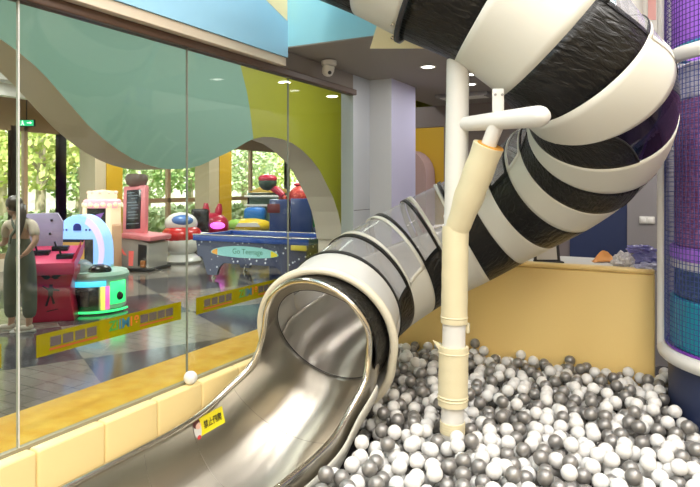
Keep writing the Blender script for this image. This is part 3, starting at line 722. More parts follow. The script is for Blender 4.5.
for i in sorted(range(len(balls)), key=lambda i: -shows[i]):
    k = int(kinds[i]); b = balls[i]
    if shows[i] < 12 or cnt_n[k] >= 300: rest[k].append(b); continue
    cnt_n[k] += 1; w = WORDS[where(b)]; nm = ('white', 'silver grey')[k]
    o = bpy.data.objects.new(('white_ball', 'silver_ball')[k], (MEW, MES)[k]); COL.objects.link(o); o.location = b
    o.rotation_euler = (rng.uniform(0, 6), rng.uniform(0, 6), 0)
    tag(o, nm+' plastic ball '+w[0], 'ball', ('white ', 'silver ')[k]+w[1])
for k in (0, 1):
    mb = MB()
    q = bmesh.new(); bmesh.ops.create_icosphere(q, subdivisions=2, radius=RB); q.verts.index_update()
    P = [v.co.copy() for v in q.verts]; F = [tuple(v.index for v in f.verts) for f in q.faces]; q.free()
    AV = []; AF = []
    for b in rest[k]:
        n0_ = len(AV); AV += [p+Vector(b) for p in P]; AF += [tuple(n0_+i for i in f) for f in F]
    me = bpy.data.meshes.new('ball_fill'); me.from_pydata([tuple(v) for v in AV], [], AF); me.materials.append((M_bw, M_bs)[k])
    for p_ in me.polygons: p_.use_smooth = True
    o = bpy.data.objects.new(('white_ball_fill', 'silver_ball_fill')[k], me); COL.objects.link(o)
    tag(o, 'remaining %s balls filling the gaps of the ball pit' % ('white', 'silver grey')[k], 'balls', None, 'stuff')
print('BALLS', len(balls), cnt_n, [len(r) for r in rest])
# the stray ball on the kerb

o = bpy.data.objects.new('white_ball', MEW); COL.objects.link(o); o.location = (.05, at_x(190.5, 374, .05).y, GB-.003+RB)
tag(o, 'stray white plastic ball alone on the pale yellow kerb against the glass', 'ball')
# one silver ball perched on top by the partition
o = bpy.data.objects.new('silver_ball', MES); COL.objects.link(o); p_ = at_y(475, 352.5, 1.93-RB-.004); p_.z = place_z(p_.x, p_.y); o.location = p_
tag(o, 'silver grey plastic ball perched on top of the others against the yellow partition', 'ball')

# ================================================================== THE ARCADE BEHIND THE GLASS
M_red = mat('red_plastic', (.50, .015, .055), .3, coat=.3); M_pink = mat('pink_plastic', (.85, .28, .32), .35); M_lav = mat('lavender_panel', (.42, .36, .55), .4)
M_gplast = mat('grey_plastic', (.42, .40, .38), .4); M_wplast = mat('white_plastic', (.85, .84, .82), .35); M_blk = mat('black_plastic', (.012, .012, .014), .25)
M_screen = mat('dark_screen', (.03, .035, .045), .12)
def glow(name, c, e): return mat(name, c, .4, emit=e, ecol=c)
G_blue = glow('pale_blue_glow', (.30, .52, .95), .75); G_violet = glow('violet_glow', (.68, .55, .95), .75); G_green = glow('green_led', (.05, .95, .25), 1.1); G_cyan = glow('cyan_led', (.1, .7, 1.0), 1.0)
G_orange = glow('orange_led', (1, .35, .08), 1.0); G_pink = glow('pink_led', (1, .15, .5), 1.0); G_yellow = glow('yellow_led', (.95, .85, .15), .9); G_cake = glow('warm_white_glow', (1, .80, .55), .45)
G_magenta = glow('magenta_led', (.9, .12, .9), 1.6); G_screen = glow('lit_amber_screen', (.55, .30, .07), .55)

# ---- woman in dungarees
def skin(verts, edges, sub=2):
    """verts: (x, y, z, rx, ry); grows a smooth body round the joints; returns a MB"""
    me = bpy.data.meshes.new('joints'); me.from_pydata([v[:3] for v in verts], edges, []); o = bpy.data.objects.new('joints', me); COL.objects.link(o)
    sm = o.modifiers.new('s', 'SKIN'); sv = me.skin_vertices[0].data
    for q, v in zip(sv, verts): q.radius = (v[3], v[4] if len(v) > 4 else v[3])
    sv[0].use_root = True; sm.use_smooth_shade = True
    ss = o.modifiers.new('d', 'SUBSURF'); ss.levels = ss.render_levels = sub
    bpy.context.view_layer.update()
    r = bpy.data.meshes.new_from_object(o.evaluated_get(bpy.context.evaluated_depsgraph_get()))
    bpy.data.objects.remove(o); bpy.data.meshes.remove(me); return r
def chain(*idx): return list(zip(idx, idx[1:]))
wb = at_z(20, 331, 0); FW = frame(wb)
woman = thing('person', 'woman in grey-green dungarees and pale tee standing at the red machine, seen from behind', 'person', wb)
def from_mesh(me, M): mb = MB(); me.transform(M); mb.bm.from_mesh(me); bpy.data.meshes.remove(me); return mb
body = [(0,0,.86,.125,.10),(0,.0,1.02,.105,.085),(0,.0,1.17,.125,.09),(-.005,.0,1.275,.08,.07),(-.03,.0,1.335,.046,.046),(-.05,.0,1.39,.05,.05),
        (-.085,0,.80,.085,.085),(-.105,.01,.46,.055,.055),(-.115,.03,.10,.038,.038),(-.135,.03,.05,.035,.03),(-.24,.02,.035,.035,.022),
        (.085,0,.80,.085,.085),(.115,-.01,.46,.055,.055),(.125,-.03,.10,.038,.038),(.11,-.03,.05,.035,.03),(.02,-.06,.035,.035,.022),
        (-.15,.0,1.255,.05,.05),(-.21,.07,1.04,.038,.038),(-.31,.16,1.0,.028,.028),(-.36,.20,1.0,.034,.018),
        (.15,.0,1.255,.05,.05),(.225,-.07,1.06,.038,.038),(.14,-.12,.93,.028,.028),(.10,-.125,.90,.034,.018)]
edges = chain(0,1,2,3,4,5)+chain(0,6,7,8,9,10)+chain(0,11,12,13,14,15)+chain(3,16,17,18,19)+chain(3,20,21,22,23)
mb = from_mesh(skin(body, edges), FW)
# head: cranium, jaw, nose, ears, eyes sit on the same figure; five fingers on each hand
hm = MB(FW @ Matrix.Translation((-.075, .0, 1.465)) @ Matrix.Rotation(2.75, 4, 'Z') @ Matrix.Rotation(.12, 4, 'Y'))
hm.ball((0, 0, .012), .082, 3, (1.08, .92, 1.12)); hm.ball((.028, 0, -.05), .056, 3, (1.0, .92, 1.05)); hm.ball((.092, 0, -.022), .014, 2, (1, .8, 1.3)); hm.ball((0, .078, -.015), .02, 2, (.8, .4, 1.3)); hm.ball((0, -.078, -.015), .02, 2, (.8, .4, 1.3)); hm.ball((.075, 0, -.063), .016, 2, (.6, 1.4, .4))
for sx, base, dirx in ((-1, Vector((-.375, .21, 1.0)), Vector((-.8, .55, -.15))), (1, Vector((.075, -.125, .885)), Vector((-.75, .25, -.6)))):
    dirx.normalize(); sd = dirx.cross(Vector((0, 0, 1))).normalized()
    for k, L in enumerate((.060, .070, .066, .052)):
        p0 = base+sd*((k-1.5)*.017); p1 = p0+dirx*L*.55; p2 = p1+(dirx+Vector((0, 0, -.7))).normalized()*L*.5
        MBf = MB(FW); MBf.tube([p0-dirx*.03, p0, p1, p2], [.009, .009, .008, .006], 8); tmp = bpy.data.meshes.new('f'); MBf.bm.to_mesh(tmp); mb.bm.from_mesh(tmp); bpy.data.meshes.remove(tmp); MBf.bm.free()
    p0 = base-sd*.03-dirx*.03; MBf = MB(FW); MBf.tube([p0, p0-sd*.022+dirx*.02, p0-sd*.024+dirx*.05], [.011, .010, .007], 8); tmp = bpy.data.meshes.new('f'); MBf.bm.to_mesh(tmp); mb.bm.from_mesh(tmp); bpy.data.meshes.remove(tmp); MBf.bm.free()
tmp = bpy.data.meshes.new('h'); hm.bm.to_mesh(tmp); hm.bm.free(); mb.bm.from_mesh(tmp); bpy.data.meshes.remove(tmp)
obj('body', mb, mat('skin', (.56, .33, .24), .5), woman, smooth=80)
M_hair = mat('dark_brown_hair', (.03, .018, .012), .45, bump=(30, .4, (1, 1, .15)))
hm = MB(FW @ Matrix.Translation((-.075, .0, 1.465)) @ Matrix.Rotation(2.75, 4, 'Z') @ Matrix.Rotation(.12, 4, 'Y'))
hm.ball((-.016, 0, .026), .092, 3, (1.02, 1.0, 1.06)); hair = obj('hair', hm, M_hair, woman, smooth=80)
hm = MB(FW); hm.tube([(-.02,-.0,1.50),(.035,-.02,1.46),(.05,-.05,1.38),(.05,-.085,1.28),(.045,-.105,1.18),(.04,-.10,1.10)], [.02,.045,.05,.05,.04,.008], 14); obj('ponytail', hm, M_hair, hair, smooth=80)
hm = MB(FW)
for sy in (-.026, .030): hm.ball((-.155, .035+sy, 1.475), .009, 2)
obj('eye', hm, M_blk, woman, smooth=80)
tee = [(0,.0,.98,.112,.09),(0,.0,1.17,.135,.10),(-.005,.0,1.27,.088,.078),(-.025,.0,1.312,.055,.055),(-.15,.0,1.255,.062,.062),(-.20,.055,1.09,.060,.060),(.15,.0,1.255,.062,.062),(.21,-.055,1.10,.060,.060)]
obj('tee_shirt', from_mesh(skin(tee, chain(0,1,2,3)+chain(2,4,5)+chain(2,6,7)), FW), mat('pale_beige_cotton', (.62, .52, .42), .85), woman, smooth=80)
M_dung = mat('grey_green_denim', (.11, .13, .10), .85, bump=(60, .2))
dun = [(0,0,.87,.140,.118),(0,.0,1.0,.126,.105),(0,.0,1.13,.135,.108),(-.085,0,.78,.105,.105),(-.108,.01,.45,.088,.088),(-.115,.025,.14,.080,.080),(.085,0,.78,.105,.105),(.117,-.01,.45,.088,.088),(.125,-.025,.14,.080,.080)]
dg_ = obj('dungarees', from_mesh(skin(dun, chain(0,1,2)+chain(0,3,4,5)+chain(0,6,7,8)), FW), M_dung, woman, smooth=80)
for a, b in ((-.085, .075), (.085, -.075)):
    m = MB(FW); m.tube([(a, .085, 1.20), (a*1.0, .05, 1.30), (a*.9, -.02, 1.325), (a*.4, -.085, 1.25), (b*.6, -.112, 1.12), (b*.8, -.115, 1.03)], .016, 8); obj('strap', m, M_dung, dg_, smooth=80)
M_shoe = mat('pale_canvas_shoe', (.62, .55, .48), .6)
for (ax, ay, tx, ty) in ((-.12, .03, -.25, .02), (.122, -.03, .01, -.07)):
    d = Vector((tx-ax, ty-ay, 0)).normalized(); m = MB(FW); a = Vector((ax, ay, 0))
    me = skin([tuple(a+Vector((0,0,.085)))+(.046,.046), tuple(a-d*.03+Vector((0,0,.045)))+(.046,.042), tuple(a+d*.08+Vector((0,0,.045)))+(.046,.036), tuple(a+d*.16+Vector((0,0,.035)))+(.038,.026)], chain(0,1,2,3), 2)
    sh_ = obj('shoe', from_mesh(me, FW), M_shoe, woman, smooth=80)
    m.tube([a-d*.075+Vector((0,0,.010)), a+d*.20+Vector((0,0,.010))], .012, 8); m.tube([a-d*.06+Vector((0,0,.012)), a+d*.19+Vector((0,0,.012))], .03, 10)
    for v in m.bm.verts: v.co.z = min(max(v.co.z, .0), .025)
    obj('sole', m, M_wplast, sh_)

# ---- red machine with a lavender board
rb = at_z(51, 322, 0); FR = frame(rb, YAW+.25)
red = thing('arcade_machine', 'red coin game with flared sides and a lavender backboard behind the woman', 'arcade machine', rb)
prof = [(-.27, 0), (.27, 0), (.255, .12), (.215, .32), (.225, .44), (.26, .58), (.265, .66), (-.30, .66), (-.28, .58), (-.235, .44), (-.225, .32), (-.255, .12)]
obj('cabinet', MB(FR).prism([(x, 0, z) for x, z in prof], (0, .45, 0), bev=.012), M_red, red)
def tray_z(y): return .68+.30*(y+.08)
M_pinkred = mat('pink_red_plastic', (.66, .06, .15), .35)
tr = MB(FR); tr.prism([(-.34, -.10, .62), (-.34, -.10, .70), (-.34, .56, .90), (-.34, .56, .80)], (.62, 0, 0))
for x in (-.35, .25): tr.prism([(x, -.11, .66), (x, -.11, .75), (x, .58, .97), (x, .58, .86)], (.04, 0, 0), bev=.008)
tr.box((-.35, -.12, .60), (.29, -.08, .75), .01); obj('tray', tr, M_pinkred, red)
m = MB(FR)
for (x, y) in ((-.28, .25), (.03, .12), (-.08, .38)): z = tray_z(y); m.box((x, y, z+.02), (x+.20, y+.14, z+.09), .012); m.tube([(x+.05, y+.05, z+.08), (x+.03, y+.05, z+.15)], .012, 8)
obj('controls', m, M_blk, red)
bb = MB(FR); bb.prism([(-.52, .60, .80), (.0, .60, .80), (.02, .60, 1.22), (-.05, .60, 1.34), (-.42, .60, 1.33), (-.52, .60, 1.20)], (0, .06, 0), bev=.008); bo = obj('backboard', bb, M_lav, red)
m = MB(FR)
for (x, z) in ((-.12, 1.24), (-.14, 1.06), (-.34, 1.0)): m.ball((x, .595, z), .018, 2, (1, .4, 1))
obj('stud', m, M_dark, bo)
# printed wings and dancing figure on the front
m = MB(FR); y = -.003
def pf(pts): m._add([(x, y, z) for x, z in pts], [tuple(range(len(pts)))])
for s in (-1, 1): pf([(0, .56), (s*.03, .59), (s*.13, .615), (s*.10, .585), (s*.12, .575), (s*.08, .55), (s*.09, .54), (s*.04, .53)])
for tri in ([(-.02, .47), (.02, .47), (.02, .43), (-.02, .43)], [(-.035, .43), (.03, .43), (.02, .32), (-.03, .33)], [(.03, .42), (.10, .40), (.10, .38), (.02, .39)], [(-.03, .42), (-.09, .46), (-.10, .445), (-.03, .39)], [(-.03, .33), (-.005, .33), (-.04, .20), (-.07, .20)], [(-.005, .33), (.02, .32), (.05, .23), (.02, .22)], [(-.05, .14), (.08, .165), (.08, .155), (-.05, .125)]): pf(tri)
obj('print', m, mat('black_print', (.03, .01, .015), .4), red, smooth=0)

# ---- glowing child's machine with domed head
bl = at_z(87, 313, 0); FB = frame(bl, YAW-.05)
dome = thing('arcade_machine', 'glowing pale blue domed game machine with rainbow-lit base', 'arcade machine', bl)
out = [(-.38, .55)]+[(.0-.38*math.cos(PI*k/16), .80+.50*math.sin(PI*k/16)) for k in range(17)]+[(.38, .55)]
m = MB(FB @ Matrix.Translation((-.28, .30, 0))); m.prism([(x, 0, z) for x, z in out], (0, .30, 0), bev=.02); hd = obj('domed_head', m, G_blue, dome)
m = MB(FB @ Matrix.Translation((-.28, .292, 0))); m.prism([(.38*math.cos(a), 0, .80+.50*math.sin(a)) for a in [PI*k/16-.35 for k in range(0, 9)]]+[(.30*math.cos(a), 0, .76+.44*math.sin(a)) for a in [PI*k/16-.35 for k in range(8, -1, -1)]], (0, .01, 0)); obj('side_glow', m, G_violet, hd)
m = MB(FB @ Matrix.Translation((-.28, .285, 0))); m.box((-.24, 0, .62), (.22, .02, .96), .01); sc = obj('screen', m, M_screen, hd)
m = MB(FB @ Matrix.Translation((-.28, .28, 0))); m.box((-.21, .0, .65), (.10, .006, .92)); obj('display', m, G_screen, sc, smooth=0)
m = MB(FB @ Matrix.Translation((-.28, .285, 0)))
m.prism([(-.06, 0, 1.08), (.05, 0, 1.08)]+[(.055*math.cos(PI*k/8)-.005, 0, 1.13+.05*math.sin(PI*k/8)) for k in range(9)], (0, .01, 0))
for x in (-.21, -.16, .12, .17): m.ball((x, .01, 1.09), .014, 2)
obj('badge', m, mat('deep_blue_print', (.03, .05, .30), .4), hd)
obj('neck', MB(FB).box((-.56, .25, .40), (.10, .62, .62), .03), mat('pale_mint_plastic', (.45, .68, .62), .35), dome)
m = MB(FB); m.lathe([(0, .46), (.43, .46), (.43, .50), (.40, .54), (0, .55)], 40, (.0, .26, 0)); obj('deck', m, mat('mint_plastic', (.40, .62, .52), .35), dome)
m = MB(FB); m.ball((-.16, .14, .56), .17, 3, (1, 1, .85)); obj('bubble', m, mat('bubble_plastic', (.62, .78, .86), .15, alpha=.75), dome, smooth=80)
m = MB(FB); m.ball((.13, .10, .56), .14, 3, (1.1, .9, .6)); obj('ball_well', m, M_blk, dome, smooth=80)
bs = obj('base', MB(FB).lathe([(0, .02), (.36, .02), (.39, .06), (.41, .46), (0, .46)], 48, (0, .26, 0)), mat('base_plastic', (.55, .62, .60), .35), dome)
def arcpatch(a0, a1, z0, z1, r, mm, nm):
    m = MB(FB); m.lathe([(r, z0), (r, z1)], 16, (0, .26, 0), 0, (a0, a1)); obj(nm, m, mm, bs, solid=.01)
d2 = math.radians
arcpatch(d2(-165), d2(-120), .07, .42, .425, G_green, 'green_light_panel')
arcpatch(d2(-118), d2(-102), .05, .40, .43, G_orange, 'orange_light_panel'); arcpatch(d2(-118), d2(-48), .37, .44, .432, G_cyan, 'blue_light_strip')
arcpatch(d2(-100), d2(-60), .06, .37, .428, M_blk, 'black_panel'); arcpatch(d2(-57), d2(-50), .06, .37, .432, G_yellow, 'yellow_light_strip'); arcpatch(d2(-49), d2(-42), .06, .37, .43, G_pink, 'pink_light_strip'); arcpatch(d2(-40), d2(-5), .12, .42, .425, G_green, 'green_light_panel')
m = MB(FB); m.tube([(.435*math.cos(a), .26+.435*math.sin(a), .035) for a in [d2(-165+5*k) for k in range(34)]], .016, 8); obj('floor_light_strip', m, G_green, bs)
for a in (-138, -152, -22): c = Vector((.435*math.cos(d2(a)), .26+.435*math.sin(d2(a)), .22)); m = MB(FB); m.ball(c, .06, 2, (.8, .8, 1)); obj('speaker', m, M_blk, bs, smooth=80)
c = Vector((.02, -.185, .22)); m = MB(FB); m.box((.0, -.19, .12), (.11, -.168, .32), .004); obj('coin_door', m, M_dark, bs)

# ---- cake-topped machine
ck = at_z(96, 276, 0); FK = frame(ck, YAW-.1)
cake = thing('arcade_machine', 'cake-topped game machine glowing cream and pink behind the domed one', 'arcade machine', ck)
obj('body', MB(FK).box((-.26, 0, 0), (.28, .5, 1.02), .05), mat('peach_plastic', (.80, .50, .32), .4), cake)
obj('frame', MB(FK).box((-.26, -.03, .88), (-.18, .05, 1.30), .02).box((.20, -.03, .75), (.30, .05, 1.30), .02).box((-.26, -.03, .84), (.30, .05, .90), .02), G_cake, cake)
sc = obj('screen', MB(FK).box((-.18, .0, .92), (.20, .03, 1.28)), M_screen, cake, smooth=0)
obj('display', MB(FK).prism([(-.10, -.003, 1.02), (.10, -.003, 1.10), (.16, -.003, 1.20), (.0, -.003, 1.16)], (0, .002, 0)), mat('violet_display', (.25, .10, .45), .3, emit=.4), sc, smooth=0)
obj('head', MB(FK).box((-.24, .04, .9), (.28, .45, 1.3), .03), G_cake, cake)
m = MB(FK @ Matrix.Translation((.02, .2, 0))); m.lathe([(0, 1.28), (.30, 1.28), (.34, 1.33), (.34, 1.42), (.30, 1.45), (0, 1.46)], 32); obj('cake_tier', m, glow('pink_glow', (1, .45, .55), .55), cake, smooth=50)
m = MB(FK @ Matrix.Translation((.02, .2, 0)))
for k in range(18): a = 2*PI*k/18; m.ball((.325*math.cos(a), .325*math.sin(a), 1.33+.02*(k % 2)), .05, 2)
obj('icing', m, G_cake, cake, smooth=80)
m = MB(FK @ Matrix.Translation((.02, .2, 0))); m.lathe([(0, 1.45), (.26, 1.45), (.27, 1.50), (.25, 1.60), (0, 1.63)], 32); obj('cake_tier', m, G_cake, cake, smooth=50)
m = MB(FK @ Matrix.Translation((.02, .2, 0)))
for k in range(10): a = 2*PI*k/10; m.ball((.25*math.cos(a), .25*math.sin(a), 1.575), .035, 2)
obj('icing', m, glow('peach_glow', (1, .62, .50), .5), cake, smooth=80)

# ---- tall pink machine
pk_ = at_z(133, 271, 0); FP = frame(pk_, YAW-.28)
pinkm = thing('arcade_machine', 'tall pink game machine with an upright dark screen on a grey base', 'arcade machine', pk_)
obj('base', MB(FP).prism([(-.34, 0, 0), (.34, 0, 0), (.37, 0, .56), (-.28, 0, .74)], (0, .7, 0), bev=.03), M_gplast, pinkm)
obj('base_ring', MB(FP).box((-.38, -.05, 0), (.40, .74, .06), .02), M_dark, pinkm)
obj('ledge', MB(FP).prism([(-.30, -.05, .66), (.43, -.05, .60), (.45, -.05, .70), (-.28, -.05, .76)], (0, .75, 0), bev=.03), M_pink, pinkm)
TP = FP @ Matrix.Translation((-.18, .25, .70)) @ Matrix.Rotation(-.06, 4, 'Y') @ Matrix.Rotation(-.12, 4, 'X')
tf = obj('screen_frame', MB(TP).box((-.27, 0, 0), (.27, .14, 1.02), .035), M_pink, pinkm)
sc = obj('screen', MB(TP).box((-.17, -.012, .12), (.17, .02, .93), .006), M_screen, tf)
m = MB(TP)
for i, (z, w, x) in enumerate([(.86, .10, -.06), (.80, .14, 0), (.745, .08, .02), (.66, .12, -.03), (.60, .13, .0), (.54, .09, .04), (.46, .11, -.02), (.40, .12, .01), (.33, .13, 0), (.22, .15, 0)]): m.box((x-w, -.0145, z), (x+w*.9, -.0125, z+.018))
obj('display', m, mat('screen_grey_blue', (.14, .18, .22), .4, emit=.15), sc, smooth=0)
obj('speaker', MB(TP).lathe([(0, 1.26), (.20, 1.25), (.23, 1.16), (.20, 1.05), (.12, 1.0), (0, 1.0)], 28, (0, .08, 0)), mat('brown_speaker', (.15, .10, .09), .4), pinkm, smooth=60)
m = MB(FP); m.prism([(-.34, -.005, .50), (-.25, -.005, .44), (-.14, -.005, .30), (-.22, -.005, .32)], (0, .004, 0)); m.prism([(-.10, -.005, .40), (.02, -.005, .40), (.0, -.005, .10), (-.10, -.005, .10)], (0, .004, 0)); obj('stripe', m, mat('coral_stripe', (.9, .16, .14), .4, emit=.3), pinkm, smooth=0)
m = MB(FP); m.prism([(.12, -.012, .10), (.31, -.012, .10), (.32, -.012, .52), (.13, -.012, .54)], (0, .01, 0)); obj('coin_door', m, M_dark, pinkm, smooth=0)
m = MB(FP); m.box((.20, -.05, .08), (.30, -.01, .22), .01); obj('ticket_slot', m, mat('orange_brown_plastic', (.45, .16, .04), .4), pinkm)

# ---- kiddie rides
def ride(px, py, label, parts, rot=0):
    o = at_z(px, py, 0); t = thing('kiddie_ride', label, 'ride', o); F = frame(o, YAW+rot)
    for nm, fn, m_ in parts: mb = MB(F); fn(mb); obj(nm, mb, m_, t, smooth=60)
    return t, F
M_rw = mat('gloss_white', (.82, .81, .80), .25, coat=.4); M_rr = mat('gloss_red', (.62, .03, .03), .25, coat=.4)
ride(177, 264, 'white and red aeroplane ride with a rounded white cabin by the windows', [
    ('base', lambda m: m.lathe([(0, 0), (.36, 0), (.40, .05), (.36, .12), (.25, .2), (0, .2)], 32, (.05, .3, 0)), M_rw),
    ('belly', lambda m: m.ball((.03, .3, .45), .42, 3, (1, 1, .72)), M_rw),
    ('body_shell', lambda m: m.ball((.02, .3, .62), .43, 3, (1.02, 1.05, .60)), M_rr),
    ('cabin', lambda m: m.ball((.0, .32, .86), .36, 3, (1.0, 1, .72)), M_rw),
    ('windscreen', lambda m: m.ball((.06, .16, .93), .25, 3, (1, .9, .55)), mat('blue_visor', (.10, .22, .55), .15)),
    ('wing', lambda m: (m.ball((-.42, .25, .62), .2, 2, (1.2, .6, .25)), m.ball((.48, .35, .62), .2, 2, (1.2, .6, .25))), M_rw)])
ride(195, 259, 'dark seated ride with a low black backrest beside the red eared ride', [
    ('base', lambda m: m.box((-.2, 0, 0), (.25, .5, .3), .05), M_dark), ('seat', lambda m: m.box((-.2, .05, .3), (.25, .45, .62), .06), M_blk), ('backrest', lambda m: m.box((-.2, .38, .5), (.22, .5, 1.15), .05), M_blk)])
ride(211, 256, 'red ride with two upright ears and a glowing magenta light', [
    ('body', lambda m: m.ball((0, .3, .72), .34, 3, (1.1, 1, .95)), M_red), ('base', lambda m: m.box((-.3, 0, 0), (.32, .6, .5), .08), M_red),
    ('ear', lambda m: m.tube([(-.16, .3, .95), (-.20, .3, 1.12), (-.19, .3, 1.28)], [.09, .09, .05], 12), M_red), ('ear', lambda m: m.tube([(.10, .3, .95), (.13, .3, 1.12), (.15, .3, 1.26)], [.09, .09, .05], 12), M_red),
    ('lamp', lambda m: m.ball((.16, -.02, .74), .17, 3, (1.1, .3, .5)), G_magenta)])
ride(249, 250, 'yellow and blue toy car ride behind the air hockey table', [
    ('body', lambda m: m.ball((-.02, .4, .62), .5, 3, (1.15, .9, .42)), mat('gloss_yellow', (.85, .60, .03), .3)), ('base', lambda m: m.box((-.5, .05, 0), (.5, .8, .5), .06), M_dark),
    ('cab', lambda m: m.box((-.22, .35, .70), (.36, .85, 1.12), .12), mat('gloss_blue', (.02, .18, .60), .3)), ('bonnet', lambda m: m.ball((-.4, .25, .66), .22, 3, (1, 1, .7)), mat('lime_plastic', (.35, .62, .10), .35)),
    ('stripe', lambda m: m.prism([(-.35, -.06, .62), (.30, -.06, .62), (.22, -.06, .72), (-.28, -.06, .72)], (0, .05, 0)), M_rw)])
ride(309, 256, 'green rounded ride half hidden by the arch', [
    ('body', lambda m: m.ball((0, .4, .9), .36, 3, (1, 1, 1.0)), mat('gloss_green', (.02, .32, .10), .3)), ('base', lambda m: m.box((-.35, .1, 0), (.35, .7, .7), .06), M_navy)])

# ---- air hockey table
ta = at_z(203, 278, 0); tb = at_z(318, 287, 0); ux = (tb-ta).normalized(); ang = math.atan2(ux.y, ux.x)
FT = frame(ta, ang); Lt = 2.05
hock = thing('air_hockey_table', 'blue star-spangled air hockey table with an oval rainbow badge', 'table', ta)
def starry():
    m = mat('starry_blue', (.045, .05, .12), .3, coat=.3); nt = m.node_tree; b = nt.nodes['Principled BSDF']
    tc = nt.nodes.new('ShaderNodeTexCoord'); v = nt.nodes.new('ShaderNodeTexVoronoi'); v.inputs['Scale'].default_value = 11
    r = nt.nodes.new('ShaderNodeValToRGB'); r.color_ramp.elements[0].position = .17; r.color_ramp.elements[0].color = (.85, .85, .95, 1); r.color_ramp.elements[1].position = .22; r.color_ramp.elements[1].color = (.05, .056, .125, 1)
    nt.links.new(tc.outputs['Object'], v.inputs[0]); nt.links.new(v.outputs[0], r.inputs[0]); nt.links.new(r.outputs[0], b.inputs['Base Color']); return m
M_star = starry()
side = [(-.12, .40), (-.02, .40), (.02, .28), (.10, .07), (.30, .07), (.36, .22), (.46, .30), (1.55, .30), (1.66, .22), (1.72, .07), (1.92, .07), (2.0, .28), (2.05, .40), (2.14, .40), (2.20, .70), (-.16, .70)]
for y, nm in ((0, 'side_panel'), (1.05, 'side_panel')): obj(nm, MB(FT).prism([(x, y, z) for x, z in side], (0, .06, 0)), M_star, hock, smooth=0)
obj('body', MB(FT).box((-.10, .06, .40), (2.12, 1.05, .69)), M_star, hock, smooth=0)
m = MB(FT); m.box((-.20, -.05, .69), (2.24, .04, .80), .015).box((-.20, 1.06, .69), (2.24, 1.16, .80), .015).box((-.20, .04, .69), (-.10, 1.06, .80), .015).box((2.14, .04, .69), (2.24, 1.06, .80), .015); obj('rail', m, mat('blue_rail', (.03, .08, .35), .25), hock)
obj('rail_cap', MB(FT).box((-.21, -.06, .80), (2.25, .03, .812), .003).box((-.21, 1.07, .80), (2.25, 1.17, .812), .003), mat('silver_trim', (.6, .6, .62), .25, .8), hock)
obj('playfield', MB(FT).box((-.10, .04, .70), (2.14, 1.06, .735)), mat('dark_playfield', (.10, .11, .16), .15), hock, smooth=0)
for x in (.2, 1.82):
    for y in (.05, 1.06): m = MB(FT); m.tube([(x, y, .035), (x, y, .09)], .02, 10).lathe([(0, 0), (.045, 0), (.045, .02), (0, .035)], 16, (x, y, 0)); obj('foot', m, M_rim, hock)
el = lambda a, rx, rz: (.90+rx*math.cos(a), -.006, .49+rz*math.sin(a)*(1 if math.sin(a) > 0 else .55))
m = MB(FT); m.prism([el(2*PI*k/40, .72, .135) for k in range(40)], (0, .005, 0)); bd_ = obj('badge', m, mat('badge_aqua', (.35, .72, .72), .35), hock, smooth=0)
m = MB(FT); m.prism([(x, -.009, z) for x, y, z in [el(a, .70, .125) for a in [-.62+1.24*k/10 for k in range(11)]]], (0, .003, 0)); obj('badge_end', m, mat('badge_yellow', (.95, .78, .03), .35), bd_, smooth=0)
m = MB(FT); m.prism([(x, -.009, z) for x, y, z in [el(a, .70, .125) for a in [PI-.62+1.24*k/10 for k in range(11)]]], (0, .003, 0)); obj('badge_end', m, mat('badge_orange', (.95, .42, .05), .35), bd_, smooth=0)
tx = text_mesh('Go Teenage', .13, FT @ Matrix.Translation((.98, -.0075, .525)) @ Matrix.Rotation(PI/2, 4, 'X'), .001); obj('badge_lettering', tx, mat('badge_green_ink', (.03, .22, .10), .4), bd_, smooth=0)
m = MB(FT); m.box((1.9, -.07, .60), (2.2, -.04, .69), .01); obj('score_plate', m, mat('badge_gold', (.62, .50, .05), .35), hock)

# ---- navy cabinets with red domes, canopy shelf
def navycab(px, py, label, w, h, rr, gx=0):
    o = at_z(px, py, 0); t = thing('game_cabinet', label, 'arcade machine', o); F = frame(o, YAW)
    obj('body', MB(F).box((-w/2, 0, 0), (w/2, .6, h), .03), mat_cab, t)
    obj('dome', MB(F).ball((gx, .3, h), rr, 3, (1.05, 1, 1.15)), mat_red_net, t, smooth=80)
    obj('knob', MB(F).ball((gx-.05, .25, h+rr*1.2), rr*.25, 2, (1.6, 1, .6)).ball((gx+.12, .25, h+rr*1.12), rr*.22, 2, (1.2, 1, .8)), M_red, t, smooth=80)
    return t, F
mat_cab = mat('deep_blue_cabinet', (.015, .04, .17), .35, coat=.2)
mat_red_net = mat('red_speckled_dome', (.42, .02, .02), .4, var=(30, (.75, .15, .10), .5, .62))
navycab(301, 262, 'right navy game cabinet with a speckled red dome on top', .48, 1.42, .26, -.04)
t, F = navycab(279, 262, 'left navy game cabinet carrying a round dark ornament and red arm', .44, 1.40, .10, .05)
obj('ornament', MB(F).ball((-.28, .2, 1.78), .20, 3, (1.05, 1, .92)), mat('dark_green_ball', (.035, .07, .06), .4), t, smooth=80)
obj('ornament_band', MB(F).ball((-.28, .2, 1.86), .205, 3, (1.06, 1, .55)), M_red, t, smooth=80)
obj('arm', MB(F).tube([(-.18, .2, 1.66), (-.05, .15, 1.60), (.08, .12, 1.48)], [.07, .09, .07], 12), M_red, t, smooth=80)
obj('panel', MB(F).box((-.26, -.02, 1.10), (.02, .0, 1.30), .004), mat('dark_red_panel', (.16, .03, .04), .4), t)
o = at_z(266, 246, 0); F = frame(o, YAW)
can = thing('prize_shelf', 'pale shelf stand with a yellow canopy behind the toy car', 'shelf', o)
obj('canopy', MB(F).prism([(-.50, 0, 1.52), (.60, 0, 1.50), (.52, 0, 1.62), (-.20, 0, 1.66)], (0, .5, 0), bev=.01), mat('amber_canopy', (.62, .40, .06), .4), can)
